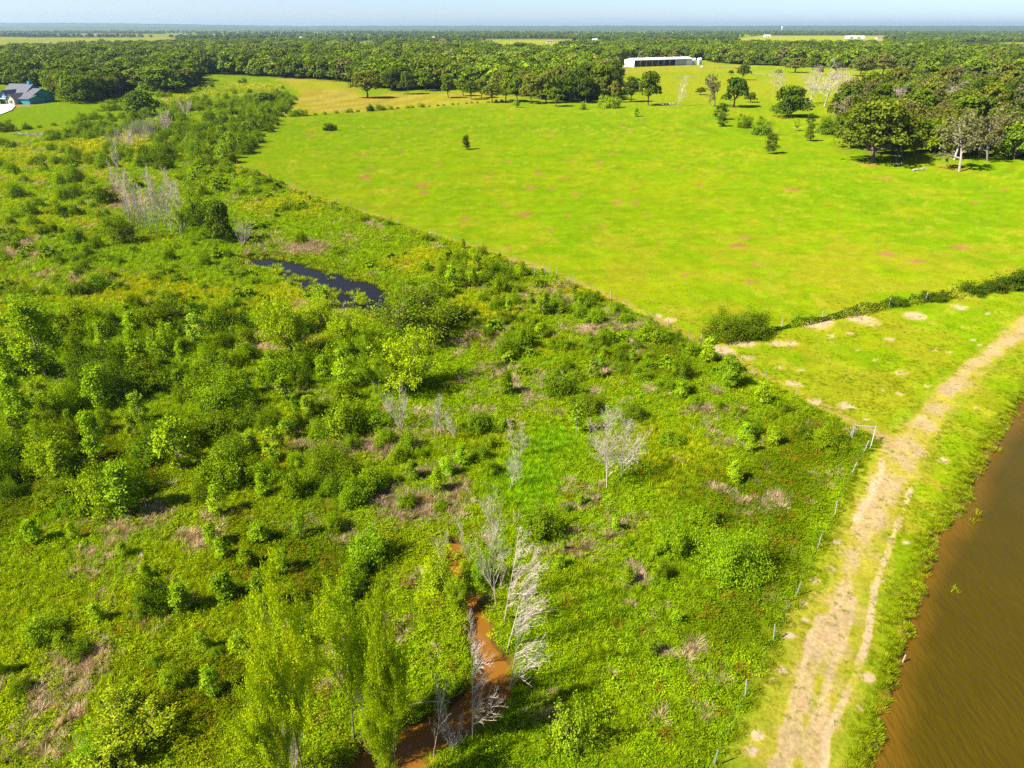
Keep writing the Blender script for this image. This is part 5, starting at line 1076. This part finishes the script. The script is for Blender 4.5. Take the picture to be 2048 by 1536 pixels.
# ------------------------------------------------------------------ fallen wood
def log(px, py, length, rad, ang, label, mat='deadwood'):
    x, y = G(px, py); r = random.Random(px); b = MB(); p = np.array([0, 0, rad]); d = np.array([math.cos(ang), math.sin(ang), 0])
    for i in range(5):
        q = p + d * length / 5 + np.array([0, r.uniform(-.1, .1), r.uniform(-.03, .08)]); b.tube(p, q, rad * (1 - i * .15), rad * (.85 - i * .15), 8)
        if i > 1: b.tube(p, p + np.array([r.uniform(-.5, .8), r.uniform(-.8, .8), r.uniform(.2, .9)]) * length * .25, rad * .4, rad * .1, 6)
        p = q
    b.build('fallen_log', M[mat], label=label, cat='log', loc=(x, y, gz(x, y)))
log(1788, 331, 3.0, .28, .1, 'pale fallen log in the grass under the spreading oak'); log(1826, 342, 4.2, .25, .2, 'branched white deadwood on the grass left of the leaning grey oak')
log(1318, 211, 9.0, .40, .05, 'long pale fallen trunk at the field edge by the snag'); log(820, 1412, 2.2, .045, .15, 'thin grey fallen branch on the left creek bank'); log(790, 1528, 4.5, .09, .1, 'thin fallen branch across the lower creek'); log(765, 1502, 3.5, .09, .6, 'short fallen branch beside the pale willow trunk')
x, y = G(62, 272); e = obj('brush_pile', None, label='heap of cut branches on the meadow near the house lawn', cat='brush pile', loc=(x, y, 0)); r = random.Random(3)
for i in range(34):
    a = r.uniform(0, 6.28); p = np.array([r.uniform(-4, 4), r.uniform(-2, 2), .1 + r.random() * .8]); MB().tube(p, p + np.array([math.cos(a) * 2.2, math.sin(a) * 2.2, r.uniform(-.2, .7)]), .13, .04, 5).build('branch', M['deadgrey'], e)

# ------------------------------------------------------------------ white hay barn, tanks and farm gear
M['white_metal'] = plain_mat('white_sheet_metal', (.80, .80, .79), .45, .04, .4); M['dark_in'] = plain_mat('grey_barn_inside', (.20, .18, .16), .9, .2, .5)
M['steel_grey'] = plain_mat('grey_steel', (.35, .36, .37), .5, .1, 2); M['red_paint'] = plain_mat('red_machine_paint', (.45, .03, .02), .4, .1, 2); M['rubber'] = plain_mat('black_rubber', (.02, .02, .02), .9, .1, 3); M['hay'] = plain_mat('dry_hay', (.42, .30, .12), .95, .3, 3)
bx0 = np.array(G(1268, 134)); bx1 = np.array(G(1384, 130)); ax = unit(bx1 - bx0); BL = float(np.hypot(*(bx1 - bx0))); px_m = FPX / depth_of(*bx0)
BH = 12.3 / px_m; BD = 15.0
e = obj('hay_barn', None, label='long white open-front metal barn standing on the rise', cat='barn', loc=(bx0[0], bx0[1], 0)); e.rotation_euler = (0, 0, math.atan2(ax[1], ax[0]))
nb = 10; bw = BL / nb; ridge_h = BH * 1.24
MB().prism([(-.25, BH), (BD * .5, ridge_h), (BD + .25, BH), (BD + .25, BH + .14), (BD * .5, ridge_h + .16), (-.25, BH + .14)], 'x', -.4, BL + .4).build('roof', M['white_metal'], e)
MB().box(-.12, BL + .12, -.16, -.04, BH - .5, BH - .02).build('fascia', M['white_metal'], e)
for k, x_ in enumerate((0, BL)): MB().prism([(0, 0), (BD, 0), (BD, BH - .02), (BD * .5, ridge_h - .03), (0, BH - .02)], 'x', x_ - .06, x_ + .06).build('end_wall', M['white_metal'], e)
MB().box(.1, BL - .1, BD - .12, BD, 0, BH - .03).build('back_wall', M['dark_in'], e)  # back wall in a darker warm grey than the white end walls
for i in range(nb + 1): MB().box(i * bw - .14 + (i == 0) * .22 - (i == nb) * .22, i * bw + .14 + (i == 0) * .22 - (i == nb) * .22, .0, .28, 0, BH - .78).build('post', M['white_metal'], e)
for i in (7, 8): 
    w_ = MB().box(i * bw + .2, (i + 1) * bw - .2, .06, .16, 0, BH - .8).build('door_panel', M['steel_grey'], e)
    for zz in (.28, .62): MB().box(i * bw + .3, (i + 1) * bw - .3, .0, .055, zz * (BH - .8), zz * (BH - .8) + .18).build('rail', M['white_metal'], w_)
MB().box(9 * bw + .2, 10 * bw - .3, .06, .16, 0, BH - .8).build('door_panel', M['white_metal'], e)
MB().box(1.0, BL - 1, .8, BD - .4, .02, .06).build('floor', M['hay'], e)
for i in range(6): MB().box((i + .8) * BL / 6.4, (i + .8) * BL / 6.4 + .5, BD * .5 - .25, BD * .5 + .25, ridge_h + .05, ridge_h + .55).build('roof_vent', M['white_metal'], e)
def at_barn(u_, v_): return (bx0[0] + ax[0] * u_ - ax[1] * v_, bx0[1] + ax[1] * u_ + ax[0] * v_)
def tractor(u_, v_, label, rz):
    x, y = at_barn(u_, v_); t_ = obj('tractor', None, label=label, cat='tractor', loc=(x, y, gz(x, y) + .05)); t_.rotation_euler = (0, 0, rz)
    MB().prism([(-1.2, .8), (1.9, .8), (1.9, 1.5), (.3, 1.75), (-.1, 1.5), (-1.2, 1.4)], 'y', -.42, .42).build('body', M['red_paint'], t_)
    MB().box(-1.1, .2, -.6, .6, 2.5, 2.6).build('canopy', M['red_paint'], t_)
    for sx, sy in ((-1, -.55), (-1, .55), (.1, -.55), (.1, .55)): MB().tube((sx, sy, 1.4), (sx, sy, 2.5), .05, n=6).build('canopy_post', M['steel_grey'], t_)
    for sx, sy, rr_ in ((-.8, -.75, .8), (-.8, .75, .8), (1.4, -.65, .48), (1.4, .65, .48)):
        wl = MB().tube((sx, sy - .2, rr_), (sx, sy + .2, rr_), rr_, n=18).build('wheel', M['rubber'], t_); MB().tube((sx, sy - .23, rr_), (sx, sy + .23, rr_), rr_ * .5, n=12).build('rim', M['steel_grey'], wl)
tractor(BL * .40, 3.0, 'red tractor parked in the open middle of the white barn', .6); tractor(BL * .55, 3.5, 'red tractor parked nearer the doors of the white barn', 2.4)
for i in range(4):
    u_ = BL + 4.5 + i * 4.2; x, y = at_barn(u_, 4 + (i % 2) * 2); t_ = obj('storage_tank', None, label=['whitish grey round tank closest to the barn', 'second round tank from the barn', 'third round tank from the barn', 'round tank farthest from the barn'][i], cat='tank', group='storage tanks beside the barn', loc=(x, y, 0))
    hh_ = 13.0 / px_m * (.95 if i == 0 else 1.0); MB().lathe([(1.75, 0), (1.75, hh_ * .82)], 20).build('shell', plain_mat('tank_sheet', (.62, .68, .66) if i == 0 else (.72, .74, .70), .45, .06, 1), t_)
    MB().lathe([(1.78, hh_ * .822), (1.2, hh_ * .93), (.3, hh_ * .985), (.3, hh_), (0, hh_)], 20).build('lid', M['white_metal'], t_)
    for f_ in (.25, .5, .75): MB().lathe([(1.755, hh_ * .82 * f_ - .06), (1.81, hh_ * .82 * f_), (1.755, hh_ * .82 * f_ + .06)], 20).build('hoop', M['steel_grey'], t_)
def panel_fence(a, b, label, mat='steel_grey', n=7):
    A, B = np.array(G(*a)), np.array(G(*b)); e = obj('cattle_panel_fence', None, label=label, cat='fence', loc=(A[0], A[1], 0)); D = B - A
    for i in range(n + 1): q = D * i / n; MB().tube((q[0], q[1], -.2), (q[0], q[1], 1.7), .09, n=6).build('post', M[mat], e)
    for h in (.5, 1.0, 1.55): MB().tube((0, 0, h), (D[0], D[1], h), .05, n=5).build('rail', M[mat], e)
panel_fence((1410, 138), (1478, 136), 'dark cattle panels to the right of the tanks'); panel_fence((1488, 148), (1532, 151), 'low pen rails in the dry pasture', 'wood_post'); panel_fence((1352, 158), (1395, 157), 'short pen rails below the barn', 'wood_post', 5)
for (px, py), lab, mt in (((1404, 134), 'white trough left of the cattle panels', 'white_metal'), ((1472, 138), 'red round feeder at the end of the cattle panels', 'red_paint')):
    x, y = G(px, py); MB().lathe([(1.3, 0), (1.4, .9), (1.25, .9), (1.15, .2), (0, .2)], 18).build('trough', M[mt], label=lab, cat='trough', loc=(x, y, gz(x, y)))

# ------------------------------------------------------------------ the house under construction on the far left
M['wrap'] = plain_mat('blue_house_wrap', (.015, .22, .34), .6, .12, .8); M['stone'] = plain_mat('tan_grey_stone', (.42, .36, .29), .9, .25, 2.2, bump=.3); M['shingle'] = plain_mat('charcoal_shingles', (.085, .09, .115), .85, .2, 3); M['glass'] = plain_mat('dark_window_glass', (.03, .04, .06), .15, .1, 2, spec=.5); M['trimw'] = plain_mat('white_trim', (.75, .75, .73), .6, .05, 3); M['concrete'] = plain_mat('pale_concrete', (.42, .41, .38), .85, .08, .6)
hb = np.array(G(36, 207)); hs_ = depth_of(*hb) / FPX
e = obj('house', None, label='unfinished house in blue wrap with stone gables and charcoal roof', cat='house', loc=(hb[0], hb[1], 0)); e.rotation_euler = (0, 0, R(-14))
def gable(parent, x0, x1, y0, y1, h, rise, along_x, wall, nm='wall', eave=.5):
    if along_x:
        ym = (y0 + y1) / 2; MB().prism([(y0, 0), (y1, 0), (y1, h), (ym, h + rise), (y0, h)], 'x', x0, x1).build(nm, wall, parent)
        k = rise / ((y1 - y0) / 2); rf = MB().prism([(y0 - eave, h - k * eave + .06), (ym, h + rise + .06), (y1 + eave, h - k * eave + .06), (y1 + eave, h - k * eave + .3), (ym, h + rise + .3), (y0 - eave, h - k * eave + .3)], 'x', x0 - eave, x1 + eave)
    else:
        xm = (x0 + x1) / 2; MB().prism([(x0, 0), (x1, 0), (x1, h), (xm, h + rise), (x0, h)], 'y', y0, y1).build(nm, wall, parent)
        k = rise / ((x1 - x0) / 2); rf = MB().prism([(x0 - eave, h - k * eave + .06), (xm, h + rise + .06), (x1 + eave, h - k * eave + .06), (x1 + eave, h - k * eave + .3), (xm, h + rise + .3), (x0 - eave, h - k * eave + .3)], 'y', y0 - eave, y1 + eave)
    return rf.build('roof', M['shingle'], parent)
q = hs_ * .74     # metres for one photograph pixel at the house
rf = gable(e, -60 * q, 14 * q, 3, 16, 22 * q, 22 * q, True, M['wrap'])
ch = MB().box(0, 1.4, 8.8, 10.2, 40 * q, 52 * q).build('chimney', M['wrap'], rf)
gable(e, 12 * q, 46 * q, 1.0, 15, 18 * q, 16 * q, True, M['wrap'])
gable(e, -3 * q, 18 * q, -5, 6, 15 * q, 10 * q, False, M['stone'], 'stone_gable')
gable(e, 18.5 * q, 54 * q, -2.5, 7, 13 * q, 6 * q, True, M['wrap'])
gable(e, -34 * q, -14 * q, -3, 6, 20 * q, 12 * q, False, M['wrap'], 'blue_gable')
gable(e, -58 * q, -38 * q, -4.5, 6, 15 * q, 10 * q, False, M['stone'], 'stone_gable')
for xx_, yy_, z0, z1, w_ in ((7.5, -5, 3.5, 10.5, 8), (-24, -3, 1, 9, 7), (-24, -3, 12, 17, 5), (-48, -4.5, 3.5, 10.5, 8)):
    wn = MB().box((xx_ - w_ / 2) * q, (xx_ + w_ / 2) * q, yy_ - .08, yy_ - .02, z0 * q, z1 * q).build('window' if z0 > 2 else 'door', M['glass'], e)
    MB().box((xx_ - w_ / 2 - .7) * q, (xx_ + w_ / 2 + .7) * q, yy_ - .14, yy_ - .085, z1 * q, (z1 + 1) * q).build('frame', M['trimw'], wn); MB().box((xx_ - .3) * q, (xx_ + .3) * q, yy_ - .14, yy_ - .085, z0 * q, z1 * q - .01).build('mullion', M['trimw'], wn)
for xx_ in (-35, -13.2, -6): MB().box((xx_ - .8) * q, (xx_ + .8) * q, -4.2, -3.7, 0, 13 * q).build('porch_column', M['stone'], e)
MB().box(-37 * q, -4.6 * q, -4.6, -3.05, 13 * q, 13.8 * q).build('porch_roof', M['trimw'], e)
dv = GP([(-60, 218), (-10, 211), (24, 209), (31, 213), (24, 221), (4, 229), (-40, 240), (-90, 244)]); obj('driveway', mesh_np('driveway', np.c_[dv, np.full(len(dv), .30)], [np.arange(len(dv))[None]], [M['concrete']]), kind='structure', label='pale concrete drive in front of the house')

# ------------------------------------------------------------------ small far-off farm buildings
M['far_roof'] = plain_mat('pale_metal_roof', (.74, .74, .72), .5, .08, .2); M['far_wall'] = plain_mat('cream_siding', (.62, .57, .48), .8, .1, .3); M['far_dark'] = plain_mat('brown_shingles', (.22, .16, .12), .8, .1, .3)
for px, py, wpx, hpx, rf, lab in ((1711, 77, 36, 6, 'far_roof', 'long low white barn in the far right fields'), (1760, 78, 12, 6, 'far_dark', 'small house just right of the long far barn'), (1790, 78, 10, 6, 'far_roof', 'second small house right of the far barn'), (1812, 79, 12, 5, 'far_dark', 'brown roofed house in the far right cluster'), (1840, 79, 14, 7, 'far_roof', 'last house of the far right cluster'),
    (598, 80, 16, 7, 'far_roof', 'white roofed farm building beyond the left wood'), (618, 80, 16, 6, 'far_dark', 'brown shed beside the white roofed farm building'), (497, 77, 14, 5, 'far_roof', 'grey metal shed among far trees on the left'), (547, 79, 8, 5, 'far_roof', 'tiny white shed between the two left farm sheds'), (865, 79, 8, 6, 'far_roof', 'small white house among far trees in the middle'), (790, 83, 10, 5, 'far_dark', 'low shed by a small far clearing'), (1100, 85, 14, 5, 'far_dark', 'shed at the far green clearing'), (1190, 82, 10, 5, 'far_roof', 'small pale house beyond the wood left of the barn'), (1535, 74, 12, 5, 'far_roof', 'white shed at the left of the far pale field'), (92, 88, 12, 4, 'far_dark', 'dark low shed alone on the far left field'), (1315, 74, 8, 4, 'far_roof', 'tiny white house far behind the barn')):
    x, y = G(px, py); d = depth_of(x, y); W_ = wpx * d / FPX; Hh = hpx * d / FPX * .8; D_ = min(W_, 14)
    f_ = obj('farm_building', None, label=lab, cat='building', loc=(x, y, 0)); MB().box(-W_ / 2, W_ / 2, 0, D_, 0, Hh * .6).build('wall', M['far_wall'] if rf != 'far_roof' else M['white_metal'], f_)
    MB().prism([(-.6, Hh * .6 + .02), (D_ / 2, Hh), (D_ + .6, Hh * .6 + .02)], 'x', -W_ / 2 - .5, W_ / 2 + .5).build('roof', M[rf], f_)
    for k_ in (-.28, .12): MB().box(k_ * W_, (k_ + .14) * W_, -.12, -.02, 0, Hh * .42).build('door', M['far_dark'], f_)
x, y = G(1563, 63); e = obj('water_tower', None, label='white water tower on the horizon', cat='water tower', loc=(x, y, 0))
for a in range(6): MB().tube((5 * math.cos(a * 1.047), 5 * math.sin(a * 1.047), 0), (4 * math.cos(a * 1.047), 4 * math.sin(a * 1.047), 27), .7, n=6).build('leg', M['white_metal'], e)
MB().lathe([(0, 24), (5, 26), (7, 29), (7, 33), (5, 37), (0, 39)], 18).build('tank', M['white_metal'], e)

# ------------------------------------------------------------------ the air: pale haze over the whole country
m, t, o = new_mat('summer_haze'); v = N(t, 'ShaderNodeVolumePrincipled'); v.inputs['Color'].default_value = (.50, .74, 1.0, 1); v.inputs['Density'].default_value = 6e-5; v.inputs['Anisotropy'].default_value = .35
L(t, v.outputs[0], o.inputs['Volume'])
hz = MB().box(-26000, 26000, -300, 20500, -6, 125).build('haze', m, kind='stuff', label='thin pale summer haze in the distance')
# ------------------------------------------------------------------ labels of the many alike: by the landmark each stands beside and its turn from there
LM = [(1742, 300, 'the big spreading oak'), (1918, 310, 'the leaning pale oak'), (1577, 215, 'the round dark oak'), (1450, 200, 'the half bare grey oak'), (1355, 195, 'the bare snag'), (1325, 128, 'the white barn'), (1400, 126, 'the storage tanks'), (735, 175, 'the largest hay field oak'), (900, 178, 'the umbrella oak'), (1060, 185, 'the dark field edge oak'), (1180, 190, 'the bright oak row end'), (45, 190, 'the blue house'), (322, 165, 'the wide round tree'), (284, 210, 'the forward round tree'), (560, 240, 'the fence bend top'), (505, 285, 'the fence bend middle'), (320, 420, 'the dead grove'), (290, 270, 'the leafless thicket'), (445, 450, 'the dark grove tree'), (640, 550, 'the dark pond'), (832, 640, 'the bushy pond willow'), (752, 750, 'the narrow bright willow'), (92, 690, 'the tall bright tree'), (215, 740, 'the large dark bushes'), (452, 790, 'the biggest dark bush'), (399, 665, 'the pale topped sapling'), (650, 925, 'the round middle bush'), (800, 820, 'the bare grey shrub'), (740, 1090, 'the bright creek tree'), (310, 1200, 'the dark lower bush'), (70, 1070, 'the lower left sapling'), (250, 960, 'the long-shadowed bush'), (1213, 920, 'the biggest bare tree'), (1462, 1110, 'the big round shrub'), (1650, 880, 'the pipe corner'), (1470, 650, 'the dark field clump'), (1290, 725, 'the vine thicket'), (1090, 545, 'the upper pipe brace'), (950, 550, 'the pond bush row'), (1044, 670, 'the upright lone bush'), (530, 1190, 'the tallest lower sapling'), (661, 253, 'the dark field bush'), (214, 390, 'the dark slope bush'), (585, 680, 'the tall pond willow'), (1100, 1050, 'the swale end shrub'), (640, 1400, 'the near willows'), (30, 480, 'the left picture edge'), (120, 520, 'the left slope'), (2020, 250, 'the right picture edge'), (1850, 220, 'the pale grove oak'), (1738, 180, 'the broad pale-stemmed oak'), (520, 140, 'the wood above the meadow'), (190, 160, 'the wood beside the house'), (2020, 160, 'the far right wood'), (1640, 125, 'the pasture wood')]
ORD = ['nearest', 'second', 'third', 'fourth', 'fifth', 'sixth', 'seventh', 'eighth', 'ninth', 'tenth', 'eleventh', 'twelfth', 'thirteenth', 'fourteenth', 'fifteenth', 'sixteenth']
KINDW = {'oak_tree': 'oak', 'old_oak_tree': 'pale half bare oak', 'baccharis_shrub': 'feathery shrub', 'bush': 'leafy bush', 'sapling': 'slim sapling', 'young_tree': 'young tree', 'dead_tree': 'leafless tree', 'dead_shrub': 'leafless shrub'}
slot = {}
for o_ in [o for o in C.objects if o.type == 'EMPTY' and o.get('group') and o.name.split('.')[0] in KINDW]:
    x, y, z = o_.location; px, py = to_px(x, y, o_.scale[2] * .5); base = o_.name.split('.')[0]; words_ = o_['label'].split()
    adj = next((a for a in ('dark', 'fresh', 'olive', 'yellowish', 'small', 'thin', 'bright', 'grey') if a in words_), '')
    dd = [((px - a) ** 2 + ((py - b) * 1.6) ** 2, a, b, n_) for a, b, n_ in LM]; dist_, a, b, n_ = min(dd)
    rel = ('right of' if px > a else 'left of') if abs(px - a) > abs(py - b) * 1.6 else ('below' if py > b else 'above')
    kind_ = KINDW[base] if adj in ('', 'grey') or adj in KINDW[base] else f'{adj} {KINDW[base]}'
    slot.setdefault((kind_, rel, n_), []).append((dist_, o_))
for (kind_, rel, n_), L_ in slot.items():
    for i, (d_, o_) in enumerate(sorted(L_, key=lambda q: q[0])):
        o_['label'] = (f'{ORD[i]} {kind_} {rel} {n_}' if len(L_) > 1 else f'single {kind_} {rel} {n_}') if i < len(ORD) else f'{kind_} farther {rel} {n_}'
